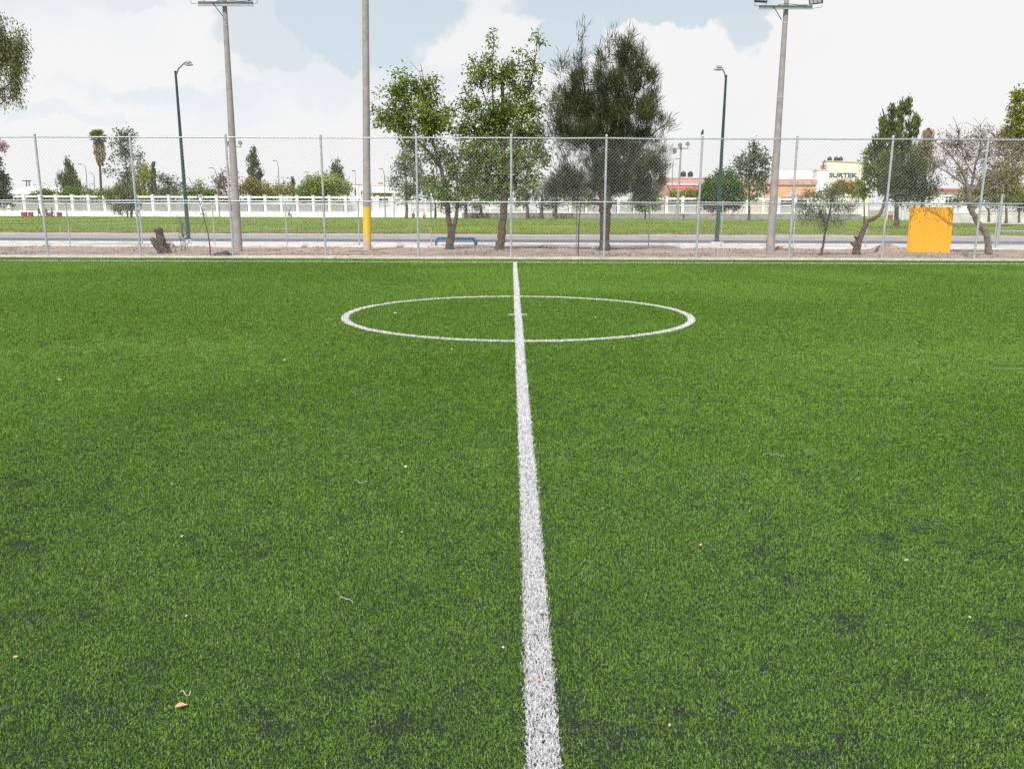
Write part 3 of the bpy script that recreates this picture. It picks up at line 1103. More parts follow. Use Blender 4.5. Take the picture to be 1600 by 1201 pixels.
# stones in a small pile, fallen stick
for i, (px_, py_, s, lab) in enumerate([(1217, 392, .13, 'brown stone lying beside the right floodlight pole'), (1229, 393, .10, 'small brown stone just behind the fence post'),
                                        (1234.5, 392, .11, 'brown stone, the rightmost of three beside the floodlight pole')]):
    c = G(px_, py_)
    mb = MB()
    mb.ball((c.x, c.y, .02 + s * .5), s * 1.3, s, s * .8, 12, 8, .12)
    tag(mb.build('stone', mat('brown_stone', (.30, .2, .14), (.16, .1, .07), 6, .9), origin=c, smooth=True), lab, 'stone', 'brown stones by the right floodlight pole')
c = G(845, 391)
mb = MB()
D = c.y
mb.tube([G(832, 392) + Vector((0, 0, .05)), G(841, 390) + Vector((0, 0, .08)), P(848, 385.5, c.y) + Vector((0, .2, .03)), P(850, 384, c.y + .3)], [.025, .022, .018, .01], 7, jit=.15)
mb.tube([G(841, 390) + Vector((0, 0, .08)), P(860, 388, c.y + .2), P(873, 391, c.y + .2) + Vector((0, 0, .05))], [.015, .012, .006], 6, jit=.15)
tag(mb.build('fallen_branch', barkd, origin=c, smooth=True), 'dead forked stick lying on the earth between two tree trunks', 'stick')


# ------------------------------------------------------------------ trees
def leaves(Pc, Dir, ln, wd, spread, lvv, droop):
    """kite shaped leaves: one vertex array for all. Pc centres, Dir unit axes"""
    n = len(Pc)
    rnd = rng.normal(size=(n, 3))
    side = np.cross(Dir, rnd)
    side /= np.linalg.norm(side, axis=1)[:, None] + 1e-9
    nor = np.cross(side, Dir)
    L, W = ln[:, None], wd[:, None]
    a = Pc
    b_ = Pc + Dir * L * 0.45 + side * W * 0.5 + nor * W * 0.12
    c_ = Pc + Dir * L
    d_ = Pc + Dir * L * 0.45 - side * W * 0.5 + nor * W * 0.12
    V = np.stack([a, b_, c_, d_], 1).reshape(-1, 3)
    k = (np.arange(n) * 4)[:, None]
    FF = np.concatenate([k, k + 1, k + 2, k, k + 2, k + 3], 1).ravel()
    return V, FF, np.full(2 * n, 3), np.repeat(lvv, 4)


def make_tree(name, label, D, trunks, lobes, lm, bm, leaf=(0.09, 0.045), per=60, cr=0.28, style='leaf', cat='tree', group=None,
              depth=0.75, twigs=True, base=None, lvmean=0.5, twr=0.006, limbs=True, updir=0.2, yoff=0.0, tubeside=8):
    """trunks: list of [(px,py,width px[,dy])]; lobes: (px,py,rx,ry,clumps) in survey pixels at distance D"""
    k = PX(D)
    if base is None:
        b0 = P(trunks[0][0][0], trunks[0][0][1], D)
        base = (b0.x, D, 0.0)
    root = thing(name, label, cat, base, group)
    mb = MB()
    nodes = []
    for tr in trunks:
        pts, rad = [], []
        for q in tr:
            p = P(q[0], q[1], D)
            p.y += (q[3] if len(q) > 3 else 0) * k
            pts.append(p)
            rad.append(max(q[2] * k * 0.5, 0.006))
        # densify and wobble
        P2, R2 = [], []
        for i in range(len(pts) - 1):
            m_ = 3
            for j in range(m_):
                f = j / m_
                v = pts[i].lerp(pts[i + 1], f)
                if j: v += Vector((random.gauss(0, 1), random.gauss(0, 1), 0)) * rad[i] * 0.12
                P2.append(v); R2.append(rad[i] * (1 - f) + rad[i + 1] * f)
        P2.append(pts[-1]); R2.append(rad[-1])
        mb.tube(P2, R2, tubeside + 2, jit=0.07)
        nodes += list(zip(P2, R2))
    Vs, Fs, Cs, Ls, off_ = [], [], [], [], 0
    LC, LD, LL = [], [], []
    for lb in lobes:
        px_, py_, rx_, ry_, ncl = lb[:5]
        dens = lb[5] if len(lb) > 5 else 1.0
        c = P(px_, py_, D)
        dyo = (lb[6] if len(lb) > 6 else random.uniform(-.35, .35)) * min(rx_, ry_) * k * 1.2
        c.y += dyo
        rx, rz = rx_ * k, ry_ * k
        ry = max(min(rx, rz), 0.4 * rx) * depth
        if limbs and nodes:
            cand = [nd for nd in nodes if nd[0].z < c.z + 0.1 * rz]
            if not cand: cand = nodes
            nb = min(cand, key=lambda nd: (nd[0] - c).length + 0.6 * abs(nd[0].x - c.x))
            r0 = min(nb[1] * 0.6, 0.02 + 0.05 * rx)
            mid = nb[0].lerp(c, 0.5) + Vector((0, 0, -0.08 * (c - nb[0]).length)) + Vector([random.gauss(0, .06) * rx for _ in range(3)])
            lp = [nb[0], nb[0].lerp(mid, .6), mid, mid.lerp(c, .6), c]
            mb.tube(lp, [r0, r0 * .8, r0 * .65, r0 * .5, r0 * .3], 6, caps=False)
            lpn = [(p, r0 * .4) for p in lp[2:]]
        else:
            lpn = [(c, .01)]
        for _ in range(ncl):
            while True:
                u = Vector((random.uniform(-1, 1), random.uniform(-1, 1), random.uniform(-1, 1)))
                if u.length < 1: break
            u = u * (0.6 + 0.4 * u.length)
            cc = c + Vector((u.x * rx, u.y * ry, u.z * rz))
            if cc.z < 0.1: cc.z = 0.1
            if twigs:
                s_ = min(lpn, key=lambda nd: (nd[0] - cc).length)
                md = s_[0].lerp(cc, .5) + Vector((random.gauss(0, .05), random.gauss(0, .05), random.gauss(0, .05))) * rx
                mb.tube([s_[0], md, cc], [twr * 2, twr * 1.3, twr * .6], 4, caps=False)
            nl = int(per * dens * random.uniform(.55, 1.45))
            if nl < 1: continue
            out_ = Vector((u.x, u.y, u.z * .6 + updir))
            if out_.length < .1: out_ = Vector((0, 0, 1))
            out_.normalize()
            o3 = np.array(out_)
            if style == 'needle':
                Lc = np.array(cc)[None] + rng.normal(0, 1, (nl, 3)) * cr * np.array([.55, .55, .8])
                d3 = o3[None] * 0.5 + np.array([[0, 0, .55]]) + rng.normal(0, .42, (nl, 3))
            elif style == 'weep':
                Lc = np.array(cc)[None] + rng.normal(0, 1, (nl, 3)) * cr * np.array([.6, .6, 1.0])
                d3 = o3[None] * 0.2 + np.array([[0, 0, -.8]]) + rng.normal(0, .35, (nl, 3))
            elif style == 'upright':
                Lc = np.array(cc)[None] + rng.normal(0, 1, (nl, 3)) * cr * np.array([.5, .5, 1.1])
                d3 = np.array([[0, 0, 1.0]]) + o3[None] * .25 + rng.normal(0, .3, (nl, 3))
            else:
                Lc = np.array(cc)[None] + rng.normal(0, 1, (nl, 3)) * cr
                d3 = o3[None] * .35 + np.array([[0, 0, -.35]]) + rng.normal(0, .6, (nl, 3))
            d3 /= np.linalg.norm(d3, axis=1)[:, None]
            LC.append(Lc); LD.append(d3)
            LL.append(np.clip(rng.normal(lvmean + random.gauss(0, .17), .16, nl), 0, 1))
    mb.build('trunk', bm, root, smooth=True)
    if LC:
        Pc, Dr, lv_ = np.concatenate(LC), np.concatenate(LD), np.concatenate(LL)
        Pc[:, 2] = np.maximum(Pc[:, 2], 0.05)
        n_ = len(Pc)
        sc = rng.uniform(.65, 1.3, n_)
        V, FF, cnt, lq = leaves(Pc, Dr, leaf[0] * sc, leaf[1] * sc, 0, lv_, 0)
        np_mesh('crown', V, FF, cnt, lm, root, lv=lq)
    return root


L_ash = leafmat('ash_leaves', (0.050, 0.090, 0.018), (0.120, 0.190, 0.027), (0.27, 0.36, 0.050), .32)
L_cas = leafmat('casuarina_needles', (0.034, 0.052, 0.026), (0.085, 0.105, 0.044), (0.21, 0.20, 0.070), .22)
L_grey = leafmat('grey_green_leaves', (0.055, 0.075, 0.045), (0.125, 0.16, 0.095), (0.25, 0.29, 0.18), .28)
L_dark = leafmat('dark_green_leaves', (0.025, 0.05, 0.016), (0.065, 0.105, 0.035), (0.15, 0.19, 0.07), .25)
L_olive = leafmat('olive_leaves', (0.07, 0.09, 0.028), (0.16, 0.18, 0.055), (0.30, 0.29, 0.11), .28)
L_yel = leafmat('yellow_green_leaves', (0.13, 0.15, 0.015), (0.28, 0.30, 0.03), (0.46, 0.45, 0.06), .35)
L_brt = leafmat('bright_green_leaves', (0.07, 0.13, 0.012), (0.15, 0.25, 0.02), (0.27, 0.38, 0.05), .35)
L_brn = leafmat('brown_leaves', (0.10, 0.06, 0.04), (0.20, 0.13, 0.09), (0.32, 0.24, 0.15), .25)
L_pine = leafmat('conifer_leaves', (0.05, 0.08, 0.03), (0.13, 0.17, 0.06), (0.26, 0.28, 0.11), .25)
L_pep = leafmat('pepper_leaves', (0.06, 0.09, 0.03), (0.13, 0.18, 0.07), (0.26, 0.30, 0.15), .3)

DTR = G(703, 392.5).y
make_tree('ash_tree', 'broadleaf tree with twin slim trunks and a loose green crown, beside the yellow based pole', DTR,
          [[(700, 394, 15), (701, 386, 11), (703, 372, 9.5), (703, 355, 8.5), (700, 335, 8), (698, 312, 7.5), (694, 285, 6.5), (688, 258, 5.5), (680, 235, 4.5), (674, 210, 3.5), (668, 175, 2.2), (662, 140, 1.2), (656, 118, .7)],
           [(705, 390, 9), (707, 375, 6), (711, 350, 5.5), (714, 330, 5.2), (716, 300, 4.2), (712, 270, 3.2), (706, 235, 2)],
           [(690, 265, 4.5), (672, 240, 4), (655, 222, 3.2), (635, 205, 2.2), (610, 185, 1.4)],
           [(674, 210, 3), (655, 190, 2.5), (640, 165, 2), (630, 135, 1.4), (620, 105, .8)],
           [(697, 290, 3.5), (715, 262, 3), (722, 235, 2), (728, 212, 1.2)],
           [(668, 140, 1.5), (662, 125, 1), (657, 100, .6)], [(664, 132, 1.2), (655, 112, .6), (640, 96, .4)]],
          [(612, 178, 32, 26, 26), (645, 165, 34, 30, 30), (640, 200, 45, 26, 40), (672, 188, 28, 28, 26), (690, 190, 22, 24, 14, .8), (605, 142, 24, 14, 9, .7),
           (636, 135, 22, 16, 12), (668, 138, 18, 18, 12), (626, 112, 14, 12, 4, .5), (692, 160, 12, 14, 5, .7), (715, 200, 20, 14, 8, .8), (655, 230, 40, 16, 16, .7),
           (690, 240, 28, 22, 22, .8), (712, 268, 24, 26, 24), (680, 290, 26, 20, 16, .8), (700, 305, 16, 18, 12, .8), (645, 248, 22, 12, 7, .6), (735, 240, 16, 26, 10, .7)],
          L_ash, bark, (0.140, 0.062), 42, .13, lvmean=.62)

DTB = G(780, 393).y
make_tree('ash_tree', 'tall broadleaf tree with a thick trunk and upright bright green sprays, photo centre', DTB,
          [[(779, 395, 17), (780, 388, 13.5), (783, 370, 12), (786, 345, 11.5), (788, 318, 11), (788, 290, 10), (787, 250, 9), (786, 205, 7), (786, 165, 5.5), (785, 130, 4.5), (785, 112, 4)],
           [(787, 262, 5), (800, 235, 4), (815, 190, 3), (828, 140, 2), (836, 95, 1.2), (842, 48, .6)],
           [(787, 240, 4.5), (775, 205, 3.5), (770, 160, 2.6), (769, 110, 1.6), (772, 60, .8)],
           [(787, 280, 4.5), (765, 250, 3.5), (745, 215, 2.6), (732, 180, 1.8), (722, 160, 1)],
           [(788, 290, 4.5), (812, 268, 3.5), (835, 250, 2.4), (850, 238, 1.5)],
           [(786, 205, 3), (760, 160, 2), (748, 120, 1.3), (740, 95, .8)]],
          [(740, 130, 18, 26, 17, .75), (738, 95, 12, 14, 5, .5), (768, 118, 20, 26, 20), (772, 70, 10, 22, 7, .5), (792, 118, 16, 22, 18), (815, 150, 20, 30, 22, .85), (836, 110, 16, 34, 15, .65),
           (841, 62, 11, 18, 6, .5), (812, 95, 10, 18, 6, .6), (732, 175, 22, 22, 20, .8), (765, 178, 28, 24, 34), (800, 178, 30, 28, 38), (832, 175, 20, 24, 18, .8), (745, 208, 32, 20, 32),
           (785, 212, 34, 24, 42), (825, 212, 28, 20, 24), (755, 245, 36, 24, 38), (800, 248, 38, 24, 40), (838, 245, 22, 18, 18, .9), (760, 282, 40, 22, 38), (805, 285, 32, 22, 28),
           (738, 262, 22, 22, 14, .8), (775, 305, 32, 14, 20, .8), (830, 278, 20, 22, 12, .7), (730, 300, 26, 16, 14, .7)],
          L_ash, bark, (0.135, 0.058), 42, .125, lvmean=.62)

DTC = G(942, 394).y
make_tree('casuarina_tree', 'large dark olive casuarina tree with a flared trunk and feathery needles', DTC,
          [[(943, 396, 27), (943, 390, 20), (944, 378, 15), (945, 360, 15), (946, 335, 17), (947, 315, 19), (950, 285, 13), (955, 250, 10), (960, 210, 7), (965, 160, 5), (968, 110, 3), (970, 70, 1.2)],
           [(944, 320, 11), (935, 290, 9), (928, 250, 7), (922, 200, 5), (915, 150, 3.5), (908, 95, 1.6), (910, 45, .6)],
           [(943, 300, 7), (915, 288, 5.5), (895, 292, 3.5), (880, 298, 1.8)],
           [(958, 270, 6), (985, 250, 4.5), (1005, 225, 3), (1025, 205, 1.8), (1045, 190, .8)],
           [(925, 205, 4), (900, 178, 3), (880, 172, 2.2), (862, 175, 1.2)],
           [(960, 210, 4), (985, 170, 3), (1000, 120, 1.8), (1008, 95, .8)]],
          [(904, 62, 2.5, 24, 4, .12), (914, 50, 3, 20, 4, .10), (905, 95, 5, 16, 5, .5), (939, 95, 3, 18, 5, .5), (952, 85, 3.5, 20, 6, .6), (1016, 118, 6, 10, 5, .6), (1024, 150, 5, 9, 4, .5), (1006, 88, 4, 16, 5, .6), (984, 66, 5, 14, 5, .6), (905, 125, 15, 20, 16, .8), (878, 105, 12, 16, 6, .5), (905, 165, 36, 30, 48), (935, 120, 12, 30, 10, .6), (977, 95, 14, 26, 20), (965, 135, 32, 26, 42),
           (1000, 105, 14, 24, 10, .8), (1005, 135, 18, 20, 14), (945, 175, 42, 30, 62), (990, 175, 32, 30, 44), (885, 195, 26, 30, 26, .7), (905, 215, 34, 24, 40), (955, 220, 46, 28, 70),
           (1005, 215, 26, 26, 28, .85), (1033, 195, 14, 14, 7, .7), (1020, 165, 14, 20, 9, .7), (885, 245, 24, 22, 14, .45), (970, 262, 52, 30, 80), (1015, 255, 24, 28, 24, .8), (920, 262, 16, 14, 5, .4),
           (985, 295, 42, 22, 46), (945, 300, 26, 16, 16), (898, 290, 30, 22, 38), (875, 290, 22, 20, 18, .8), (905, 312, 28, 12, 14, .8), (1015, 290, 22, 20, 16, .8), (1036, 235, 10, 24, 6, .5), (962, 60, 6, 12, 2, .4),
           (1030, 285, 12, 14, 4, .6), (860, 165, 16, 22, 7, .35), (858, 215, 18, 24, 9, .4)],
          L_cas, barkd, (0.36, 0.020), 60, .17, style='needle', lvmean=.48, updir=.4, twr=.008)

# thin staked sapling between the two right-hand trunks
Dn = G(903, 400).y
make_tree('sapling', 'thin bare stemmed sapling left of the casuarina trunk', Dn, [[(903, 400, 2), (904, 370, 1.9), (905, 340, 1.7), (907, 320, 1.4), (910, 300, 1)]],
          [(905, 318, 22, 9, 10, .6), (918, 305, 12, 8, 5, .6)], L_olive, barkd, (.08, .03), 34, .1)
Dn = G(329, 400).y
make_tree('sapling', 'leaning leafless sapling with a few leaves between the stump and the left floodlight pole', Dn,
          [[(329, 400, 2.2), (328, 385, 2), (325, 365, 1.7), (320, 345, 1.6), (315, 325, 1.4), (309, 308, 1.1), (300, 288, .9), (294, 276, .5)], [(314, 318, 1), (322, 300, .7), (318, 296, .5)]],
          [(303, 292, 8, 8, 3, .3), (320, 334, 10, 7, 4, .5), (310, 308, 9, 7, 3, .4)], L_grey, barkd, (.07, .035), 14, .09)
Dn = G(291, 395).y
make_tree('shrub', 'straggly grey green shrub beside the tree stump', Dn, [[(283, 398, 1.2), (283, 380, 1), (280, 368, .8)], [(291, 396, 1), (288, 375, .9), (284, 350, .6)], [(276, 397, 1), (273, 385, .8), (269, 376, .5)]],
          [(270, 382, 10, 12, 8, .6), (285, 370, 9, 22, 12, .6), (282, 348, 7, 14, 5, .5), (293, 382, 6, 12, 4, .4)], L_grey, barkd, (.06, .03), 26, .09, cat='shrub')
# front right: small pepper tree
Dn = G(1281, 401).y
make_tree('pepper_tree', 'small spreading tree with thin crooked trunk, right of the right floodlight pole', Dn,
          [[(1279, 402, 6), (1283, 396, 4), (1286, 385, 3.6), (1288, 370, 3.4), (1291, 355, 3.4), (1295, 340, 3.2), (1298, 325, 2.6), (1300, 308, 1.8), (1302, 285, 1)],
           [(1292, 352, 2.2), (1284, 338, 2), (1276, 320, 1.6), (1268, 305, 1)], [(1296, 335, 1.8), (1312, 322, 1.4), (1325, 315, .8)]],
          [(1262, 322, 20, 16, 24, .8), (1258, 338, 18, 10, 12, .7), (1285, 335, 22, 13, 24, .8), (1300, 305, 22, 18, 26, .9), (1305, 294, 14, 12, 14, .9), (1322, 325, 20, 16, 22, .8), (1312, 345, 22, 9, 12, .6), (1280, 308, 16, 12, 12, .7), (1288, 350, 20, 7, 8, .5), (1338, 318, 10, 10, 5, .5)],
          L_pep, barkd, (.075, .02), 54, .14, style='weep', lvmean=.5)
# leaning trunk with dark crown
Dn = G(1342, 399).y
make_tree('mesquite_tree', 'leaning tree with a knobbly bent trunk, left of the yellow board', Dn,
          [[(1338, 401, 14), (1338, 392, 11.5), (1340, 382, 11), (1344, 372, 8.5), (1350, 358, 7.5), (1355, 346, 7), (1366, 341, 6), (1378, 336, 5.2, 8), (1390, 326, 4.6, 24), (1405, 308, 4, 48), (1425, 288, 3.2, 60), (1445, 270, 2.4, 66), (1465, 255, 1.5, 66)],
           [(1338, 384, 7), (1332, 381, 5), (1330, 379, 3)], [(1342, 376, 7), (1337, 371, 5), (1336, 369, 2.5)],
           [(1400, 312, 2.6, 40), (1412, 303, 2, 30), (1424, 300, 1.3, 26)]],
          [(1440, 270, 34, 24, 44, 1, 2.2), (1470, 285, 26, 22, 26, 1, 2.4), (1415, 285, 26, 22, 26, .9, 1.6), (1450, 300, 36, 14, 26, .9, 3.4), (1480, 305, 18, 14, 12, .8, 3.4), (1455, 250, 26, 16, 18, .9, 2.6), (1430, 312, 22, 8, 9, .8, 3.4)],
          L_dark, bark, (.085, .04), 56, .18, lvmean=.55, depth=.5)
# bare tree at right
Dn = G(1545, 400).y
bt = [[(1546, 402, 13), (1545, 394, 11), (1544, 380, 9.5), (1542, 368, 9), (1533, 355, 8.5), (1524, 342, 8), (1518, 328, 8.5), (1515, 315, 8), (1514, 298, 5.5)],
      [(1514, 300, 5), (1508, 280, 3.6), (1500, 262, 2.6), (1488, 245, 1.8), (1475, 232, 1), (1462, 222, .6)],
      [(1515, 305, 4.6), (1520, 280, 3.6), (1524, 258, 2.8), (1530, 240, 2), (1532, 222, 1.2), (1533, 205, .6)],
      [(1516, 300, 4.6), (1532, 285, 3.6), (1552, 265, 2.6), (1570, 250, 1.8), (1590, 236, 1)],
      [(1512, 290, 3), (1494, 280, 2.2), (1478, 268, 1.6), (1462, 260, .8)],
      [(1517, 318, 3.6), (1540, 300, 2.6), (1565, 285, 1.8), (1590, 272, 1)],
      [(1521, 275, 2), (1508, 250, 1.4), (1500, 225, .9), (1498, 208, .5)], [(1528, 250, 1.6), (1545, 232, 1.1), (1556, 215, .6)], [(1552, 265, 1.6), (1560, 245, 1), (1566, 225, .5)]]
rndb = random.Random(5)
for i in range(190):
    src = bt[1 + i % 8]
    q = src[rndb.randrange(1, len(src))]
    dx, dy = rndb.uniform(-20, 20), rndb.uniform(-26, -2)
    bt.append([(q[0], q[1], .9), (q[0] + dx * .5 + rndb.uniform(-3, 3), q[1] + dy * .5, .6, rndb.uniform(-8, 8)), (q[0] + dx, q[1] + dy, .3, rndb.uniform(-14, 14))])
make_tree('bare_tree', 'nearly leafless tree with a curved trunk and fine grey branches, right of the yellow board', Dn, bt,
          [(1500, 225, 44, 20, 40, .3), (1545, 245, 40, 34, 50, .3), (1490, 225, 28, 18, 34, .22), (1530, 218, 28, 20, 40, .22), (1560, 235, 26, 22, 30, .22), (1480, 255, 26, 20, 20, .2), (1550, 265, 34, 24, 26, .2), (1585, 250, 18, 26, 14, .25), (1515, 245, 26, 20, 22, .2)],
          leafmat('grey_twigs_leaves', (.12, .09, .06), (.21, .18, .11), (.34, .33, .14), .25), barkr, (.075, .03), 64, .14, lvmean=.5, twr=.005)
# tree just outside the left edge whose crown hangs into view
Dn = 33.0
make_tree('eucalyptus_tree', 'grey green tree whose crown hangs into the photo at the upper left edge', Dn,
          [[(-60, 392, 18), (-58, 330, 14), (-55, 260, 12), (-50, 190, 9), (-45, 130, 6), (-40, 80, 3)], [(-50, 190, 5), (-25, 160, 3.6), (0, 140, 2), (20, 130, 1)], [(-45, 130, 4), (-20, 100, 2.6), (10, 75, 1.4)]],
          [(-70, 90, 55, 50, 50), (-30, 60, 40, 36, 34), (5, 75, 30, 26, 30), (20, 95, 26, 26, 26), (12, 55, 20, 20, 10, .8), (8, 140, 30, 16, 16, .9), (-20, 120, 40, 30, 26), (-70, 160, 50, 30, 24), (30, 75, 14, 28, 10, .8), (-5, 28, 12, 14, 5, .7), (15, 155, 20, 8, 5, .5)],
          L_olive, barkg, (.12, .034), 72, .19, style='weep', lvmean=.4, limbs=True)

# ---- trees farther away. ground behind the wall
def far_tree(name, label, D, bx, lobes, lm, bm=barkd, leaf=None, per=38, cr=None, style='leaf', tw=4, top=None, cat='tree', group=None, by=None, **kw):
    k = PX(D)
    topy = top if top is not None else min(l[1] for l in lobes)
    b0y = 341.0 if by is None else by
    tr = [[(bx, b0y + 1, tw), (bx + .6, b0y - 12, tw * .75), (bx, 0.5 * (b0y + topy), tw * .5), (lobes[0][0], topy, tw * .18)]]
    if leaf is None: leaf = (3.4 * k, 1.7 * k)
    if cr is None: cr = 3.6 * k
    return make_tree(name, label, D, tr, lobes, lm, bm, leaf, per, cr, style, cat, group, twigs=False, base=(P(bx, 330, D).x, D, 0), **kw)


DB = DW + 12      # just behind the wall
far = 'trees behind the white wall'
far_tree('conifer_tree', 'dense olive cone shaped conifer left of the palm', DB + 10, 110, [(110, 268, 8, 16, 14), (108, 282, 14, 16, 28), (112, 296, 17, 14, 34), (98, 292, 8, 8, 8, .8), (107, 255, 4, 8, 4)], L_pine, style='upright', group=far)
far_tree('ash_tree', 'low yellow green tree at the foot of the cone shaped conifer', DB + 4, 122, [(112, 304, 18, 9, 24), (132, 303, 16, 7, 16), (98, 306, 12, 6, 8), (150, 306, 12, 5, 8)], L_brt, group=far)
far_tree('gum_tree', 'tall sparse gum tree with a thin crown right of the palm', DB - 30, 199,
         [(190, 214, 12, 8, 10, .6), (206, 212, 9, 7, 8, .6), (183, 228, 10, 10, 8, .5), (198, 240, 10, 18, 14, .7), (206, 255, 7, 14, 8, .6), (182, 248, 9, 8, 5, .4), (196, 275, 10, 16, 12, .7), (174, 272, 10, 10, 7, .4)], L_grey, top=208, tw=3, group=far, leaf=(.42, .2), cr=.4)
far_tree('pepper_tree', 'grey olive drooping tree under the tall gum tree', DW - 14, 205, [(180, 298, 18, 14, 26), (200, 300, 18, 16, 30), (190, 318, 22, 12, 24), (212, 318, 12, 12, 12), (166, 305, 10, 9, 8)], L_olive, style='weep', group=far)
far_tree('acacia_tree', 'bright yellow green tree beside the slim cypress at the left', DB + 8, 228, [(222, 280, 13, 16, 26), (232, 270, 9, 12, 12), (215, 300, 12, 10, 14), (235, 305, 18, 8, 18), (206, 280, 7, 12, 8, .7)], L_yel, group=far)
far_tree('cypress_tree', 'slim dark cypress standing behind the yellow green trees at the left', DB + 3, 240.5, [(240, 262, 1.6, 10, 8), (240, 278, 3.2, 12, 20), (240, 294, 4.2, 10, 22)], L_pine, style='upright', cr=.2, group=far)
far_tree('gum_tree', 'grey leafed tree between the palm and the slim cypress', DB + 14, 217, [(214, 245, 7, 14, 8, .6), (222, 258, 6, 10, 6, .6)], L_grey, group=far)
far_tree('ash_tree', 'loose grey green tree right of the slim cypress', DB, 262, [(262, 282, 16, 12, 18, .6), (275, 290, 12, 10, 12, .6), (255, 295, 14, 9, 10, .7), (250, 276, 5, 6, 3, .5)], L_grey, group=far)
far_tree('ash_tree', 'mid green tree behind the left green street lamp', DB + 6, 300, [(285, 302, 18, 7, 16), (308, 302, 16, 7, 16), (312, 290, 8, 10, 8, .6), (268, 306, 14, 5, 8)], L_brt, group=far)
far_tree('jacaranda_tree', 'thin brown leafed tree left of the left floodlight pole', DB - 6, 355, [(345, 278, 12, 12, 12, .45), (350, 295, 14, 16, 20, .6), (340, 292, 9, 12, 9, .45), (356, 315, 10, 12, 12, .6), (362, 270, 10, 10, 8, .4)], L_brn, group=far)
far_tree('conifer_tree', 'tall pointed conifer just right of the left floodlight pole', DB + 10, 396, [(396, 240, 4, 9, 6, .8), (396, 255, 8, 12, 16), (397, 272, 12, 12, 22), (396, 290, 14, 10, 18)], L_pine, style='upright', group=far)
far_tree('acacia_tree', 'olive yellow tree at the foot of the pointed conifer', DB, 395, [(385, 297, 14, 11, 22), (405, 298, 16, 11, 26), (420, 302, 10, 8, 10), (394, 285, 10, 6, 8)], leafmat('olive_yellow_leaves', (.12, .12, .02), (.23, .22, .04), (.36, .33, .09), .3), tw=5, group=far)
far_tree('acacia_tree', 'small yellow green tree between the pointed conifer and the dome shaped tree', DB + 8, 440, [(430, 300, 12, 8, 14), (452, 300, 12, 7, 14), (443, 290, 12, 7, 7, .5), (455, 284, 10, 8, 4, .3)], L_yel, group=far)
far_tree('cypress_tree', 'small narrow cypress left of the dome shaped bright tree', DB + 12, 458, [(457.5, 283, 1.6, 6, 5), (458, 295, 3.2, 9, 14)], L_pine, style='upright', cr=.2, group=far)
far_tree('ficus_tree', 'big dome shaped bright green tree behind the white wall', DB + 6, 508, [(505, 285, 26, 14, 60), (485, 294, 18, 12, 34), (528, 292, 18, 12, 34), (508, 300, 36, 8, 40), (470, 303, 10, 6, 10), (543, 300, 8, 7, 8)], leafmat('lime_leaves', (.12, .18, .015), (.25, .35, .03), (.40, .50, .06), .35), tw=6, group=far)
far_tree('conifer_tree', 'spiky dark conifer rising behind the dome shaped bright tree', DB + 25, 527, [(525, 258, 4, 8, 6), (520, 270, 6, 9, 9), (530, 274, 7, 10, 12)], L_pine, style='upright', group=far)
far_tree('gum_tree', 'grey leafed tree right of the yellow based pole, in front of the white house', DW - 16, 635,
         [(633, 244, 12, 14, 14, .6), (628, 262, 16, 14, 20, .6), (645, 268, 16, 16, 22, .6), (620, 285, 15, 12, 16, .6), (640, 295, 20, 14, 26, .7), (628, 308, 14, 10, 12, .7), (656, 285, 10, 20, 14, .6)], L_grey, tw=5, group=far, leaf=(.4, .19))
far_tree('ash_tree', 'small olive yellow tree behind the twin trunked tree', DW - 10, 680, [(672, 292, 14, 14, 20, .7), (690, 300, 16, 12, 18, .7), (665, 310, 12, 8, 8, .7)], L_brt, tw=4, group=far)
for bx, lob, mm, lab in [(728, [(725, 302, 20, 14, 26), (735, 285, 16, 14, 18), (718, 318, 14, 7, 8)], L_dark, 'dark tree in the row behind the wall, just left of the centre trunk'),
                         (751, [(752, 300, 18, 16, 26), (748, 320, 14, 6, 7)], L_olive, 'olive tree in the row seen just left of the centre fence post'),
                         (824, [(822, 300, 18, 18, 26), (812, 318, 12, 6, 7)], L_dark, 'dark tree in the row right of the centre fence post'),
                         (846, [(848, 298, 18, 18, 26), (850, 318, 14, 7, 8)], L_grey, 'grey tree in the row beneath the gap between the two big crowns'),
                         (868, [(872, 300, 20, 18, 30), (865, 320, 14, 6, 8)], L_dark, 'dark tree in the row behind the walking person in grey')]:
    far_tree('shade_tree', lab, DW - 12, bx, lob, mm, tw=6, group='row of shade trees in front of the wall')
far_tree('orange_tree', 'small round green tree right of the casuarina trunk', DW - 15, 1008, [(1005, 318, 18, 10, 24), (1015, 308, 18, 10, 24), (1000, 306, 12, 8, 12), (1022, 322, 10, 7, 8)], L_ash, tw=3, group=far)
DX = DW - 45
far_tree('ficus_tree', 'dense rounded dark green bush behind the right green street lamp', DX, 1122,
         [(1125, 300, 30, 22, 110), (1140, 290, 20, 20, 60), (1108, 300, 16, 18, 44), (1128, 318, 32, 11, 70), (1142, 274, 7, 9, 12), (1122, 274, 5, 7, 8), (1108, 282, 5, 7, 8), (1155, 300, 10, 18, 24)],
         leafmat('ficus_leaves', (.03, .07, .012), (.07, .135, .02), (.14, .22, .035), .2), per=34, tw=5, by=346)
far_tree('gum_tree', 'open grey leafed tree right of the dense rounded bush', DW - 30, 1170,
         [(1178, 230, 8, 12, 10, .6), (1175, 250, 18, 14, 26, .7), (1195, 250, 13, 14, 16, .6), (1156, 258, 13, 12, 14, .6), (1180, 272, 22, 14, 30, .7), (1165, 288, 12, 12, 12, .5), (1190, 290, 12, 14, 14, .6), (1178, 304, 12, 8, 8, .6)], L_grey, tw=5, top=220, by=343, leaf=(.4, .19))
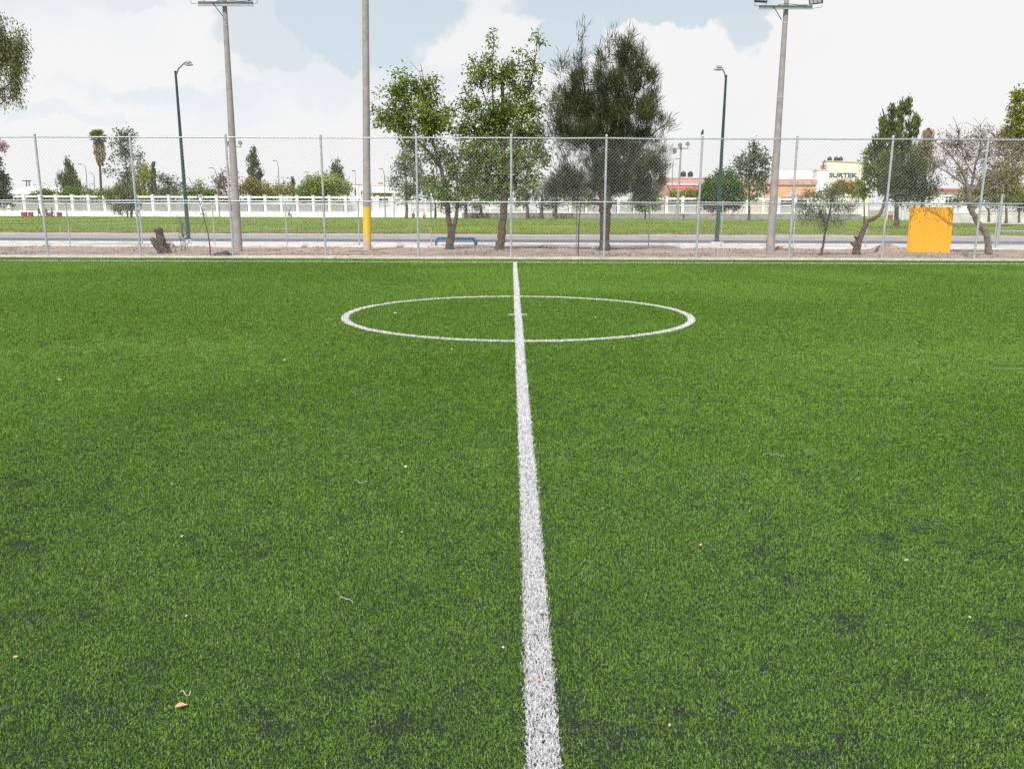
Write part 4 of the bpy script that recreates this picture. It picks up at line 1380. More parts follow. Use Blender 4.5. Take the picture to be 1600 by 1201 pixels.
far_tree('ash_tree', 'yellow leafed shrub in front of the pink house', DB - 2, 1075, [(1072, 302, 14, 5, 16), (1090, 303, 12, 5, 10), (1055, 303, 8, 5, 8)], L_yel, group=far)
far_tree('acacia_tree', 'orange flowering tree in front of the yellow warehouse', DB - 4, 1318, [(1318, 292, 14, 9, 26), (1336, 292, 12, 10, 20), (1342, 302, 10, 9, 12), (1305, 298, 10, 9, 12), (1268, 305, 10, 6, 8)], leafmat('orange_leaves', (.12, .14, .02), (.30, .22, .04), (.55, .25, .07), .3), group=far)
# big trees at the right
far_tree('cypress_tree', 'big spreading dark conifer with many upright tips, behind the yellow board', 75, 1400,
         [(1379, 196, 4, 12, 8), (1392, 185, 4.5, 16, 11), (1407, 182, 4.5, 18, 12), (1419, 174, 3.5, 18, 9), (1431, 190, 4, 12, 9), (1386, 206, 5, 10, 9), (1400, 207, 22, 12, 26), (1424, 205, 8, 12, 12), (1402, 222, 26, 14, 34), (1375, 220, 10, 14, 14), (1390, 245, 32, 20, 66), (1370, 262, 22, 18, 34), (1437, 236, 18, 20, 22), (1368, 240, 8, 16, 12), (1440, 262, 22, 18, 22), (1400, 275, 34, 20, 60), (1378, 295, 26, 14, 30), (1412, 300, 26, 12, 24), (1358, 272, 7, 10, 8), (1416, 170, 2.5, 8, 4)],
         L_pine, style='upright', per=34, tw=9, by=352, leaf=(.36, .10), cr=.2)
far_tree('ash_tree', 'light green tree left of the big spreading conifer', 78, 1350, [(1352, 242, 9, 12, 12, .6), (1354, 272, 6, 12, 12, .8), (1350, 298, 14, 10, 14, .8), (1346, 290, 7, 7, 7)], L_brt, tw=3, by=351, leaf=(.22, .11))
far_tree('willow_tree', 'tan and olive drooping tree between the big conifer and the bare tree', 72, 1440, [(1442, 225, 12, 14, 16, .7), (1435, 250, 18, 20, 24, .7), (1452, 250, 14, 22, 20, .6), (1425, 280, 20, 20, 20, .7)],
         leafmat('tan_leaves', (.12, .12, .05), (.22, .20, .09), (.34, .29, .15), .25), style='weep', by=353, tw=4, leaf=(.28, .09))
far_tree('gum_tree', 'bright green leafed tree at the right edge of the photo', 60, 1604,
         [(1592, 152, 10, 12, 16), (1586, 180, 10, 14, 20), (1598, 198, 16, 16, 26), (1580, 208, 12, 10, 14), (1608, 170, 12, 24, 20), (1572, 222, 12, 8, 12), (1590, 225, 14, 10, 14)], leafmat('gum_leaves_bright', (.10, .12, .015), (.22, .26, .03), (.40, .42, .06), .3), per=30, tw=4, top=150, by=357, leaf=(.2, .11), cr=.18)
far_tree('acacia_tree', 'yellow olive tree behind the bare tree at the right', 85, 1572, [(1560, 285, 22, 14, 44, .8), (1590, 250, 20, 18, 34, .7), (1520, 295, 18, 12, 24, .7), (1500, 270, 18, 16, 20, .4), (1585, 275, 20, 16, 40, .8), (1545, 300, 20, 10, 20, .7), (1580, 300, 22, 10, 24), (1535, 280, 16, 14, 14, .5), (1566, 262, 18, 12, 16, .5)],
         leafmat('olive_yellow_leaves', (0, 0, 0), (0, 0, 0), (0, 0, 0)), by=350, tw=5, leaf=(.24, .12))
far_tree('ficus_tree', 'round bright green bush at the lower right edge behind the gate', 92, 1592, [(1590, 305, 16, 14, 50), (1600, 315, 14, 10, 26)], L_brt, by=347, tw=4, leaf=(.26, .13))
far_tree('shade_tree', 'dark hedge like tree right of the white goal', 96, 1545, [(1530, 312, 26, 10, 34), (1560, 314, 20, 9, 26), (1500, 312, 14, 8, 14)], L_olive, by=346, tw=4, leaf=(.26, .13))
# left edge dark tree
far_tree('ficus_tree', 'dark leafed tree cut by the left edge of the photo', 80, -8, [(-12, 262, 18, 20, 40), (-2, 290, 16, 14, 34), (4, 278, 8, 10, 10), (-15, 310, 24, 10, 30), (14, 312, 8, 6, 8)], L_dark, by=350, tw=6, leaf=(.28, .14))
far_tree('bougainvillea', 'pink flowering bush crown at the left edge above the dark tree', 70, -14, [(-10, 228, 20, 7, 14, .6), (2, 226, 9, 5, 6, .5)], leafmat('pink_bracts', (.3, .16, .2), (.42, .26, .3), (.5, .36, .4), .3), by=353, tw=3, leaf=(.2, .1))
# far green mass seen through the wall railings: individual low trees, evenly of one kind
rt = random.Random(3)
for i, px_ in enumerate(list(range(15, 560, 26)) + list(range(900, 1060, 30)) + [1215, 1240]):
    mm = rt.choice([L_olive, L_dark, L_ash, L_grey])
    far_tree('hedge_bush', 'low green bush seen through the railings of the white wall', DB + 1 + rt.uniform(0, 2), px_ + rt.uniform(-4, 4),
             [(px_, 322 + rt.uniform(-2, 2), 14, 9, 22), (px_ + 6, 328, 10, 7, 10)], mm, cat='bush', group='bushes seen through the railings', tw=2)


# more of the low belt of trees behind the wall
for i, (px_, rr_, lab) in enumerate([(170, 9, 'small bright green tree top right of the palm trunk'), (70, 6, 'low green tree top beside the white pavilion'),
                                     (325, 9, 'light green tree top left of the brown leafed tree'), (478, 8, 'olive tree top at the left foot of the dome shaped tree'),
                                     (415, 9, 'yellowish tree top right of the pointed conifer'), (250, 8, 'yellow green tree top at the foot of the slim cypress')]):
    far_tree('ash_tree', lab, DB + 7 + i, px_, [(px_, 303, 15, rr_, 26), (px_ + 12, 306, 12, 6, 14), (px_ - 12, 307, 12, 5, 12)], [L_brt, L_ash, L_brt, L_olive, L_yel, L_yel][i], group=far)


# palms
def palm(label, D, bx, by_, crown, trw, skirt, green=True, group=None):
    k = PX(D)
    b0 = P(bx, by_, D)
    root = thing('palm_tree', label, 'palm tree', (b0.x, D, 0), group)
    c = P(crown[0], crown[1], D)
    MB().tube([(b0.x, D, 0), b0.lerp(c, .3), b0.lerp(c, .7), c], [trw * k * .6, trw * k * .5, trw * k * .42, trw * k * .45], 10, jit=.06).build('trunk', bark, root, smooth=True)
    mb = MB()
    Cc, Dd, Ln, Lv = [], [], [], []
    for i in range(80 if green else 0):
        az = random.uniform(0, 2 * math.pi)
        el = random.uniform(-.35, 1.35)
        d0 = Vector((math.cos(az) * math.cos(el), math.sin(az) * math.cos(el), math.sin(el)))
        L = crown[2] * k * random.uniform(.75, 1.05)
        stem_end = c + d0 * L * .55
        mb.tube([c, stem_end], [.03, .015], 4, caps=False)
        for j in range(16):
            f = (j / 15 - .5) * 2.1
            sd_ = d0.cross(Vector((0, 0, 1))).normalized()
            dj = (d0 * math.cos(f) + sd_ * math.sin(f) + Vector((0, 0, -.18))).normalized()
            Cc.append(stem_end); Dd.append(dj); Ln.append(L * .48); Lv.append(random.uniform(.3, 1) if el > 0 else random.uniform(0, .5))
    if Cc:
        Cc, Dd, Ln = np.array(Cc), np.array(Dd), np.array(Ln)
        V, FF, cnt, lq = leaves(Cc, Dd, Ln, np.full(len(Ln), .9 * k), 0, np.array(Lv), 0)
        np_mesh('frond_crown', V, FF, cnt, leafmat('palm_leaves', (.12, .15, .05), (.22, .28, .09), (.38, .44, .18), .3), root, lv=lq)
        mb.build('frond_stem', bark, root)
    # skirt of dead fronds
    n_ = skirt[2]
    zc = rng.random(n_)
    s0 = P(skirt[0], skirt[1], D)
    az = rng.random(n_) * 2 * np.pi
    rr2 = skirt[3] * k * (0.35 + .65 * np.sin(np.pi * np.clip(zc * .75 + .25, 0, 1))) * rng.uniform(.3, 1, n_)
    Pz = c.z + (s0.z - c.z) * zc
    Cc = np.stack([c.x + (s0.x - c.x) * zc + rr2 * np.cos(az), D + rr2 * np.sin(az), Pz], 1)
    Dd = np.stack([np.cos(az) * .25, np.sin(az) * .25, np.full(n_, -1.0)], 1) + rng.normal(0, .15, (n_, 3))
    Dd /= np.linalg.norm(Dd, axis=1)[:, None]
    V, FF, cnt, lq = leaves(Cc, Dd, np.full(n_, 7 * k), np.full(n_, 1.6 * k), 0, rng.random(n_), 0)
    np_mesh('dead_frond_skirt', V, FF, cnt, leafmat('dead_fronds', (.20, .15, .10), (.38, .29, .19), (.54, .45, .31), .2), root, lv=lq)
    return root


palm('tall fan palm with a skirt of dead fronds, left part of the background', DB + 15, 160, 335, (154, 216, 15), 3.6, (157, 254, 560, 8))
palm('dead brown topped palm behind the drooping tree at the right', 82, 1440, 345, (1451, 200, 9), 5, (1448, 226, 420, 8), green=False)

# ------------------------------------------------------------------ white wall
def px_at(px, D, py=330):
    return P(px, py, D).x


zq = lambda py, D: P(800, py, D).z
wall = thing('perimeter_wall', 'long white wall of pillars, beams and railings across the far side of the field', 'wall', (px_at(0, DW), DW, 0))
zT, zB1, zB2, zR, zP = zq(308.2, DW), zq(311, DW), zq(318, DW), zq(321, DW), zq(332.2, DW)
x = px_at(-60, DW)
xend = px_at(1345, DW)
stepw = 24.5 * PX(DW)
beams, plinth = MB(), MB()
np_ = 0
RA, RB = [], []
while x < xend:
    MB().box(x - .22, x + .22, DW - .25, DW + .25, -.1, zT + .12).box(x - .28, x + .28, DW - .31, DW + .31, zT + .12, zT + .22).build('pillar', whitewall, wall)
    if x + stepw < xend + 1:
        beams.box(x + .22, x + stepw - .22, DW - .12, DW + .12, zB1, zT)
        beams.box(x + .22, x + stepw - .22, DW - .10, DW + .10, zR, zB2 - .05)
        xx = x + .35
        while xx < x + stepw - .3:
            RA.append((xx, DW, zP)); RB.append((xx, DW, zR))
            xx += 0.155
    x += stepw
plinth.box(px_at(-60, DW), xend, DW - .2, DW + .2, -.1, zP)
beams.build('beam', whitewall, wall)
plinth.build('plinth', whitewall, wall)
V, Fq = segs(RA, RB, 0.04, 4)
np_mesh('railing', V, Fq, np.full(len(Fq), 4), whitewall, wall)
# grey retaining wall and low railing in front at the right
greyw = mat('grey_block_wall', (.36, .34, .33), (.24, .225, .22), 1.2, .9, bump=.3, bscale=8)
DR = DW - 7
rw = MB()
rw.box(px_at(722, DR), px_at(1346, DR), DR - .15, DR + .15, -.1, zq(333.5, DR) + .0)
rw.box(px_at(722, DR), px_at(1346, DR), DR - .2, DR + .2, zq(333.5, DR), zq(333.5, DR) + .08)
rwo = thing('retaining_wall', 'low grey block wall in front of the white wall, right half', 'wall', (px_at(722, DR), DR, 0))
rw.build('blocks', greyw, rwo)
A_, B_ = [], []
x = px_at(860, DR - 1.5)
while x < px_at(1340, DR - 1.5):
    A_.append((x, DR - 1.5, 0)); B_.append((x, DR - 1.5, .9))
    x += 1.4
A_.append((px_at(860, DR - 1.5), DR - 1.5, .9)); B_.append((x, DR - 1.5, .9))
V, Fq = segs(A_, B_, .04, 5)
rl = thing('handrail', 'thin grey handrail in front of the low grey block wall', 'railing', (px_at(860, DR - 1.5), DR - 1.5, 0))
np_mesh('rail', V, Fq, np.full(len(Fq), 4), galv, rl)


# ------------------------------------------------------------------ buildings
def house(name, label, D, depth, x0, x1, ytop, wallm, windows=(), cat='building', doorl=None, ybot=None, parapet=True, group=None, winm=None):
    k = PX(D)
    X0, X1, Z1 = px_at(x0, D), px_at(x1, D), zq(ytop, D)
    root = thing(name, label, cat, ((X0 + X1) / 2, D + depth / 2, 0), group)
    MB().box(X0, X1, D, D + depth, -.1, Z1).build('wall', wallm, root)
    if parapet:
        MB().box(X0 - .1, X1 + .1, D - .1, D + depth + .1, Z1, Z1 + .25).build('roof', mat('roof_edge_' + wallm.name, (.75, .72, .7), (.6, .58, .56), 1, .8), root)
    for (a, b_, c_, d_) in windows:
        xa, xb, za, zb = px_at(a, D), px_at(b_, D), zq(d_, D), zq(c_, D)
        w_ = MB()
        w_.box(xa - .1, xb + .1, D - .10, D - .003, zb, zb + .12).box(xa - .1, xb + .1, D - .14, D - .003, za - .12, za)
        w_.box(xa - .1, xa, D - .10, D - .003, za, zb).box(xb, xb + .1, D - .10, D - .003, za, zb)
        w_.box((xa + xb) / 2 - .04, (xa + xb) / 2 + .04, D - .07, D - .003, za, zb)
        wo = w_.build('window', whitewall, root)
        MB().box(xa, xb, D - .04, D - .004, za, zb).build('pane', winm or darkwin, wo)
    return root


pinkw = mat('salmon_wall', (.62, .36, .34), (.50, .26, .25), .6, .85)
redroof = mat('red_tile', (.52, .14, .15), (.42, .10, .11), 1.2, .8)
orangew = mat('orange_wall', (.70, .45, .28), (.60, .37, .22), .5, .85)
yellw = mat('cream_yellow_wall', (.86, .83, .66), (.80, .76, .58), .4, .8)
tanw = mat('tan_wall', (.45, .33, .22), (.38, .27, .18), .5, .85)
tile = mat('pink_tile', (.62, .42, .38), (.46, .25, .23), 1.5, .85)
DH = DW + 40
h1 = house('pink_house', 'long salmon pink building with a red sloping awning, right of the casuarina', DH, 14, 1038, 1116, 277.5, pinkw, [(1046, 1054, 301, 308), (1096, 1104, 301, 308)])
k = PX(DH)
MB().prism([(px_at(1040, DH), zq(286.6, DH)), (px_at(1118, DH), zq(286.6, DH)), (px_at(1118, DH), zq(288.2, DH)), (px_at(1040, DH), zq(288.2, DH))], DH - .5, DH - .003).build('cornice', whitewall, h1)
za, zb = zq(288.3, DH), zq(299, DH)
xa, xb = px_at(1042, DH), px_at(1118, DH)
MB().add([(xa, DH - .02, za), (xb, DH - .02, za), (xb, DH - 3.5, zb), (xa, DH - 3.5, zb), (xa, DH - .02, za - .25), (xb, DH - .02, za - .25), (xb, DH - 3.5, zb - .25), (xa, DH - 3.5, zb - .25)],
         [(0, 1, 2, 3), (7, 6, 5, 4), (0, 4, 5, 1), (1, 5, 6, 2), (2, 6, 7, 3), (3, 7, 4, 0)]).build('awning', redroof, h1)
for px_, lab in ((1066, 'black water tank on the pink house, the left of two'), (1076, 'black water tank on the pink house, the right of two')):
    c = P(px_, 278, DH - 4)
    c.z = zq(286.5, DH - 4)
for i, px_ in enumerate((1065, 1076)):
    D_ = DH + 3
    X_ = px_at(px_, D_)
    z0_ = zq(277.5, DH) + .25
    mb = MB().lathe((X_, D_, z0_), [(.55, 0), (.6, .1), (.6, .9), (.5, 1.15), (.2, 1.3), (.18, 1.38), (.01, 1.4)], 14)
    tag(mb.build('water_tank', black, origin=(X_, D_, z0_), smooth=True), ['black water tank on the roof of the pink building, left of the two', 'black water tank on the roof of the pink building, right of the two'][i], 'water tank', 'water tanks on roofs')
h2 = house('orange_house', 'orange walled building with a tiled band, behind the grey leafed tree', DH + 4, 14, 1150, 1272, 279, orangew, [(1180, 1187, 300, 307), (1217, 1227, 309, 316)])
D_ = DH + 4
MB().box(px_at(1149, D_), px_at(1273, D_), D_ - .3, D_ - .005, zq(287.5, D_), zq(279.5, D_)).build('tiled_band', tile, h2)
# gabled porch
D_ = DH - 6
h3 = thing('gabled_house', 'small white house with a pink gable roof and a dark window strip', 'house', (px_at(1252, D_), D_ + 3, 0))
xa, xb, xm = px_at(1236, D_), px_at(1270, D_), px_at(1252, D_)
MB().box(xa, xb, D_, D_ + 8, -.1, zq(306, D_)).build('wall', whitewall, h3)
MB().prism([(xa - .3, zq(306, D_)), (xb + .3, zq(306, D_)), (xm, zq(297, D_))], D_ - .4, D_ + 8.2).build('roof', tile, h3)
wo = MB().box(px_at(1240, D_), px_at(1260, D_), D_ - .1, D_ - .004, zq(309.2, D_), zq(308.4, D_)).build('window', whitewall, h3)
MB().box(px_at(1240.5, D_), px_at(1259.5, D_), D_ - .05, D_ - .005, zq(315.5, D_), zq(309.3, D_)).build('pane', darkwin, wo)
# white warehouse roof behind
house('white_warehouse', 'large white flat roofed warehouse above the orange building', DH + 60, 5, 1206, 1276, 263, whitewall)
house('white_annex', 'white block joined to the left side of the yellow warehouse', DH + 19, 3, 1272, 1291, 265, whitewall, [(1276, 1282, 296, 302)])
# yellow warehouse with lettering
D_ = DH + 24
yw = thing('yellow_warehouse', 'cream yellow warehouse with blue lettering and black tanks on its roof', 'building', (px_at(1315, D_), D_ + 6, 0))
xa, xb = px_at(1287, D_), px_at(1356, D_)
MB().prism([(xa, -.1), (xb, -.1), (xb, zq(262, D_)), (px_at(1335, D_), zq(252.5, D_)), (xa, zq(250, D_))], D_, D_ + 3.5).build('wall', yellw, yw)
MB().prism([(xa - .1, zq(250, D_)), (px_at(1335, D_), zq(252.5, D_)), (xb + .1, zq(262, D_)), (xb + .1, zq(261.2, D_)), (px_at(1335, D_), zq(251.7, D_)), (xa - .1, zq(249.2, D_))], D_ - .2, D_ + 3.6).build('roof', mat('cream_roof', (.7, .66, .5), None, 1, .8), yw)
fc = bpy.data.curves.new('lettering', 'FONT')
fc.body = 'SURTEK'
fc.size = 1.0
fc.offset = 0.03
fc.extrude = 0.04
fo = bpy.data.objects.new('tmp_text', fc)
C.objects.link(fo)
bpy.context.view_layer.update()
me = bpy.data.meshes.new_from_object(fo.evaluated_get(bpy.context.evaluated_depsgraph_get()))
bpy.data.objects.remove(fo)
co = np.array([v.co[:] for v in me.vertices])
mn, mxx = co.min(0), co.max(0)
tx0, tx1, tz0, tz1 = px_at(1291, D_), px_at(1334.5, D_), zq(275.6, D_) - .0, zq(268.3, D_)
for v in me.vertices:
    a = (v.co.x - mn[0]) / (mxx[0] - mn[0])
    b_ = (v.co.y - mn[1]) / (mxx[1] - mn[1])
    v.co = Vector((tx0 + a * (tx1 - tx0), D_ - .06 - v.co.z, tz0 + b_ * (tz1 - tz0))) - WL[yw.name]
me.name = 'lettering'
lo_ = link_mesh('lettering', me, mat('blue_lettering', (.02, .14, .32), (.015, .11, .26), 3, .5), yw)
for i, px_ in enumerate((1292.5, 1302.5, 1309.5)):
    X_ = px_at(px_, D_)
    z0_ = zq(250, D_) + .12
    mb = MB().lathe((X_, D_ + 1.2, z0_), [(.5, 0), (.56, .1), (.56, .5), (.5, .7), (.25, .95), (.2, 1.0), (.01, 1.02)], 14)
    tag(mb.build('water_tank', mat('dark_grey_tank', (.05, .055, .06), None, 2, .5), origin=(X_, D_ + 1.2, z0_), smooth=True),
        ['dark water tank at the left corner of the yellow warehouse roof', 'dark water tank in the middle of three on the yellow warehouse', 'dark water tank on the right of three on the yellow warehouse'][i], 'water tank', 'water tanks on roofs')
MB().tube([P(1286, 262, D_ - .3), P(1286.5, 256, D_ - .3), P(1289, 250, D_ - .3)], .12, 6).build('drain_pipe', black, yw)
MB().box(px_at(1283.5, D_), px_at(1286.9, D_), D_ + .5, D_ + 3, zq(262, D_), zq(256, D_)).build('vent_box', mat('vent_tan', (.5, .4, .3), None, 2, .7), yw)

# left white pavilion
D_ = DW + 30
pv = thing('white_pavilion', 'white pavilion with a broad hipped roof at the far left', 'building', (px_at(50, D_), D_ + 5, 0))
xa, xb = px_at(4, D_), px_at(95, D_)
za, zb = zq(306.2, D_), zq(293.8, D_)
i0_, i1_ = px_at(22, D_), px_at(93, D_)
MB().add([(xa, D_, za), (xb, D_, za), (xb, D_ + 12, za), (xa, D_ + 12, za), (i0_, D_ + 5, zb), (i1_, D_ + 5, zb), (i1_, D_ + 7, zb), (i0_, D_ + 7, zb)],
         [(0, 1, 5, 4), (1, 2, 6, 5), (2, 3, 7, 6), (3, 0, 4, 7), (4, 5, 6, 7), (3, 2, 1, 0)]).build('roof', whitewall, pv)
MB().box(px_at(24, D_), px_at(85, D_), D_ + 1.5, D_ + 11, -.1, za - .01).build('wall', whitewall, pv)
for q in (30, 50, 70, 84):
    MB().box(px_at(q, D_) - .15, px_at(q, D_) + .15, D_ + .3, D_ + .6, 0, za - .012).build('column', whitewall, pv)
MB().box(px_at(42, D_), px_at(50, D_), D_ + 1.40, D_ + 1.496, zq(312, D_), zq(308, D_)).build('window', darkwin, pv)
# white house centre left
D_ = DW + 18
wh = house('white_house', 'white two storey house behind the yellow based pole', D_, 10, 554, 578, 289.5, whitewall, [(565, 570, 299, 305)])
wh2 = house('white_house', 'white house with a recessed tan porch and dark windows, left of the grey leafed tree', D_ + 1, 10, 579, 632, 291, whitewall, [(590, 607, 311, 315.5), (590, 607, 317.5, 322)], winm=darkwin)
D_ += 1
MB().box(px_at(583.5, D_), px_at(613, D_), D_ - .12, D_ - .005, zq(309, D_), zq(302.3, D_)).build('porch_recess', tanw, wh2)
MB().box(px_at(582, D_), px_at(615, D_), D_ - .9, D_ - .004, zq(302.2, D_), zq(301.2, D_)).build('porch_roof', whitewall, wh2)
MB().box(px_at(589.5, D_), px_at(594.5, D_), D_ + 2, D_ + 4, zq(290.6, D_), zq(285, D_)).build('roof_box', tanw, wh2)
# antenna on left house
D_ = DW + 17
an = thing('antenna_mast', 'thin mast with small antenna heads left of the yellow based pole', 'antenna', (px_at(556, D_), D_, 0))
MB().tube([(px_at(556.5, D_), D_, 0), P(555, 267, D_)], [.1, .05], 8).build('mast', galv, an)
MB().box(px_at(552.5, D_), px_at(557.5, D_), D_ - .1, D_ + .1, zq(268.6, D_), zq(267.4, D_)).box(px_at(555.2, D_), px_at(557.5, D_), D_ - .2, D_ - .1, zq(301, D_), zq(297, D_)).box(px_at(555.5, D_), px_at(557.2, D_), D_ - .2, D_ - .1, zq(306, D_), zq(302, D_)).build('antenna_heads', black, an)
# far utility pole with two legs
D_ = DW + 50
up = thing('utility_pole', 'double legged utility pole with a crossarm behind the white pavilion', 'utility pole', (px_at(43, D_), D_, 0))
for q in (41.5, 45.5):
    MB().tube([(px_at(q, D_), D_, 0), P(q, 281.5, D_)], .12, 8).build('leg', barkd, up)
MB().tube([P(34.5, 282.5, D_ - .1), P(48.5, 282.5, D_ - .1)], .12, 6).build('crossarm', barkd, up)


# far lamps (curved arm), copied
def curved_lamp(label, D, bx, by_, topx, topy, armx, army, col, group='slim street lamps beyond the field'):
    b0 = P(bx, by_, D)
    tp = P(topx, topy, D)
    hd = P(armx, army, D)
    root = thing('street_lamp', label, 'street lamp', (b0.x, D, 0), group)
    z_ = tp.z - 1.6
    MB().tube([(b0.x, D, -.1), (b0.x * .3 + tp.x * .7, D, z_ * .6), (tp.x, D, z_), (tp.x, D, tp.z - .7), tp.lerp(hd, .3) + Vector((0, 0, .0)), hd], [.11, .09, .075, .065, .05, .05], 8).build('pole', col, root, smooth=True)
    d_ = (hd - tp)
    s = 1 if d_.x > 0 else -1
    MB().tube([hd, hd + Vector((s * .25, 0, -.02)), hd + Vector((s * .7, 0, -.1))], [.06, .12, .04], 8).build('lamp_head', mat('lamp_grey', (.3, .31, .31)), root, smooth=True)
    return root


gpole = mat('grey_pole', (.25, .26, .27), (.18, .19, .2), 2, .5)
curved_lamp('slim grey street lamp with its arm to the left, between the conifer and the palm', DB + 2, 137, 335, 133.5, 259, 127, 256, gpole)
curved_lamp('slim dark street lamp left of the left floodlight pole', DW - 3, 343, 338.5, 338, 268, 332, 262, gpole)
curved_lamp('slim street lamp right of the left floodlight pole, arm bent left', DB + 4, 437, 335, 434.5, 256, 431.5, 250.5, gpole)
curved_lamp('slim street lamp in front of the white house', DW - 3, 602, 339, 600.5, 270, 597.5, 263.5, gpole)
curved_lamp('slim street lamp with its arm to the right, right of the casuarina', DB + 4, 1049, 335, 1051.5, 252, 1056, 247.5, gpole)
D_ = DW + 8
MB_ = thing('street_lamp', 'faint slim lamp leaning over from the right beside the palm trunk', 'street lamp', (px_at(146, D_), D_, 0), 'slim street lamps beyond the field')
MB().tube([(px_at(147, D_), D_, 0), P(147, 275, D_), P(144, 270, D_), P(138, 269.5, D_)], [.1, .07, .05, .05], 8).build('pole', gpole, MB_)


def far_flood(label, D, bx, by_, tx, ty, arm, heads):
    b0 = P(bx, by_, D)
    tp = P(tx, ty, D)
    root = thing('floodlight_mast', label, 'floodlight mast', (b0.x, D, 0), 'far floodlight masts')
    MB().tube([(b0.x, D, -.1), tp], [.26, .12], 10).build('pole', mat('mast_grey', (.36, .35, .35), None, 2, .6), root, smooth=True)
    MB().tube([P(arm[0], arm[2], D - .15), P(arm[1], arm[2], D - .15)], .08, 6).build('crossarm', gpole, root)
    for hx, hy, yaw in heads:
        c = P(hx, hy, D - .3)
        R = Euler((math.radians(-8), 0, math.radians(yaw))).to_matrix()
        mb = MB()
        mb.tube([R @ Vector((0, -.18, 0)) + c, R @ Vector((0, .05, 0)) + c, R @ Vector((0, .32, 0)) + c], [.34, .3, .12], 12)
        ho = mb.build('floodlight', mat('mast_lamp_grey', (.20, .20, .21), None, 2, .5), root, smooth=True)
        MB().tube([c + Vector((0, .1, -.2)), P(hx, arm[2], D - .15)], .04, 6).build('bracket', gpole, ho)
    return root


DM = DW - 12
far_flood('grey floodlight mast with three lamps beside the casuarina, in front of the pink house', DM, 1057.5, 342.5, 1064.5, 226, (1055, 1075.5, 232), [(1054, 236.5, 30), (1062.2, 227, 15), (1075, 225.3, -35)])
far_flood('grey floodlight mast with two lamps hidden behind the left floodlight pole', DM, 371, 340, 367, 228, (357, 377, 229.5), [(355.5, 224.5, 30), (375.8, 223.5, -20)])

# far goal, swing frame, blue box, red tables
D_ = G(1470, 345).y
gl = thing('goal_frame', 'white football goal frame beyond the grass field, behind the yellow board', 'goal', (px_at(1469, D_), D_, 0))
mb = MB()
a, b_ = P(1436, 311.5, D_), P(1502, 311.0, D_)
mb.tube([(a.x, D_, 0), a, b_, (b_.x - .15, D_, 0)], .075, 8)
mb.tube([a, (a.x, D_ + 1.6, .02)], .05, 6).tube([b_, (b_.x, D_ + 1.6, .02)], .05, 6).tube([(a.x, D_ + 1.6, .05), (b_.x, D_ + 1.6, .05)], .05, 6)
mb.build('frame', whitewall, gl, smooth=True)
D_ = G(1395, 344.5).y
sw = thing('swing_frame', 'white slanted swing frame left of the yellow board', 'swing frame', (px_at(1395, D_), D_, 0))
mb = MB()
for q in ((1385.5, 344, 1387.5, 329), (1403.5, 344, 1394, 323), (1410.5, 344, 1411, 329)):
    mb.tube([P(q[0], q[1], D_), P(q[2], q[3], D_)], .06, 6)
mb.tube([P(1387.5, 329, D_), P(1412, 329.5, D_)], .06, 6)
mb.build('frame', whitewall, sw)
redp = mat('dark_red_paint', (.33, .04, .06), (.22, .03, .045), 2, .6)
D_ = G(1400, 343).y + 2
rb = MB()
rbo = thing('red_barrier', 'low dark red barrier behind the white swing frame', 'barrier', (px_at(1400, D_), D_, 0))
MB().box(px_at(1386, D_), px_at(1422, D_), D_, D_ + .15, .1, .75).build('panel', redp, rbo)
mb = MB()
for q in (1387, 1398, 1410, 1421):
    mb.box(px_at(q, D_) - .05, px_at(q, D_) + .05, D_ + .16, D_ + .26, 0, .95)
mb.build('posts', redp, rbo)
D_ = G(1537, 348.5).y
bb = thing('blue_stall', 'bright blue table stand beyond the field, right of the bare tree trunk', 'stand', (px_at(1537, D_), D_, 0))
MB().box(px_at(1528, D_), px_at(1546, D_), D_, D_ + .06, .12, zq(338, D_) - .0).build('front_panel', mat('sky_blue_paint', (.05, .30, .62), (.04, .22, .5), 2, .5), bb)
MB().box(px_at(1526.5, D_), px_at(1546.5, D_), D_ - .1, D_ + .9, zq(338, D_), zq(337.2, D_)).build('top', mat('sky_blue_paint', (0, 0, 0)), bb)
for s in (1528.5, 1545.5):
    MB().box(px_at(s, D_) - .04, px_at(s, D_) + .04, D_ + .75, D_ + .83, 0, zq(338, D_) - .002).build('leg', galv, bb)
    MB().box(px_at(s, D_) - .04, px_at(s, D_) + .04, D_ + .07, D_ + .13, 0, zq(338, D_) - .002).build('leg', galv, bb)
# white low walls and house to the right of the yellow board
D_ = 108
lw = thing('white_garden_wall', 'low white rendered wall behind the goal and the bare tree', 'wall', (px_at(1540, D_), D_, 0))
MB().box(px_at(1485, D_), px_at(1660, D_), D_, D_ + .25, -.1, zq(331, D_)).build('wall', mat('weathered_white', (.74, .72, .68), (.5, .47, .43), .7, .85), lw)
MB().box(px_at(1485, D_) - .05, px_at(1660, D_), D_ - .05, D_ + .3, zq(331, D_), zq(329.8, D_)).build('coping', whitewall, lw)
D_ = 135
hr = house('white_house', 'white house with a red tiled roof edge behind the bare tree', D_, 10, 1440, 1530, 296, whitewall, [(1475, 1484, 305, 315), (1512, 1520, 304, 314)], parapet=False)
MB().box(px_at(1439, D_), px_at(1531, D_), D_ - .5, D_ + 10.3, zq(296, D_), zq(292.5, D_)).build('roof', redroof, hr)
D_ = 118
cr = thing('white_van', 'white van parked beyond the field behind the yellow board', 'van', (px_at(1462, D_), D_, 0))
xa, xb = px_at(1438, D_), px_at(1486, D_)
MB().prism([(xa, .35), (xb, .35), (xb, 1.2), (xb - .7, 1.35), (xb - 1.3, 2.05), (xa + .1, 2.1), (xa, 1.9)], D_, D_ + 1.8).build('body', whitewall, cr, bevel=.06)
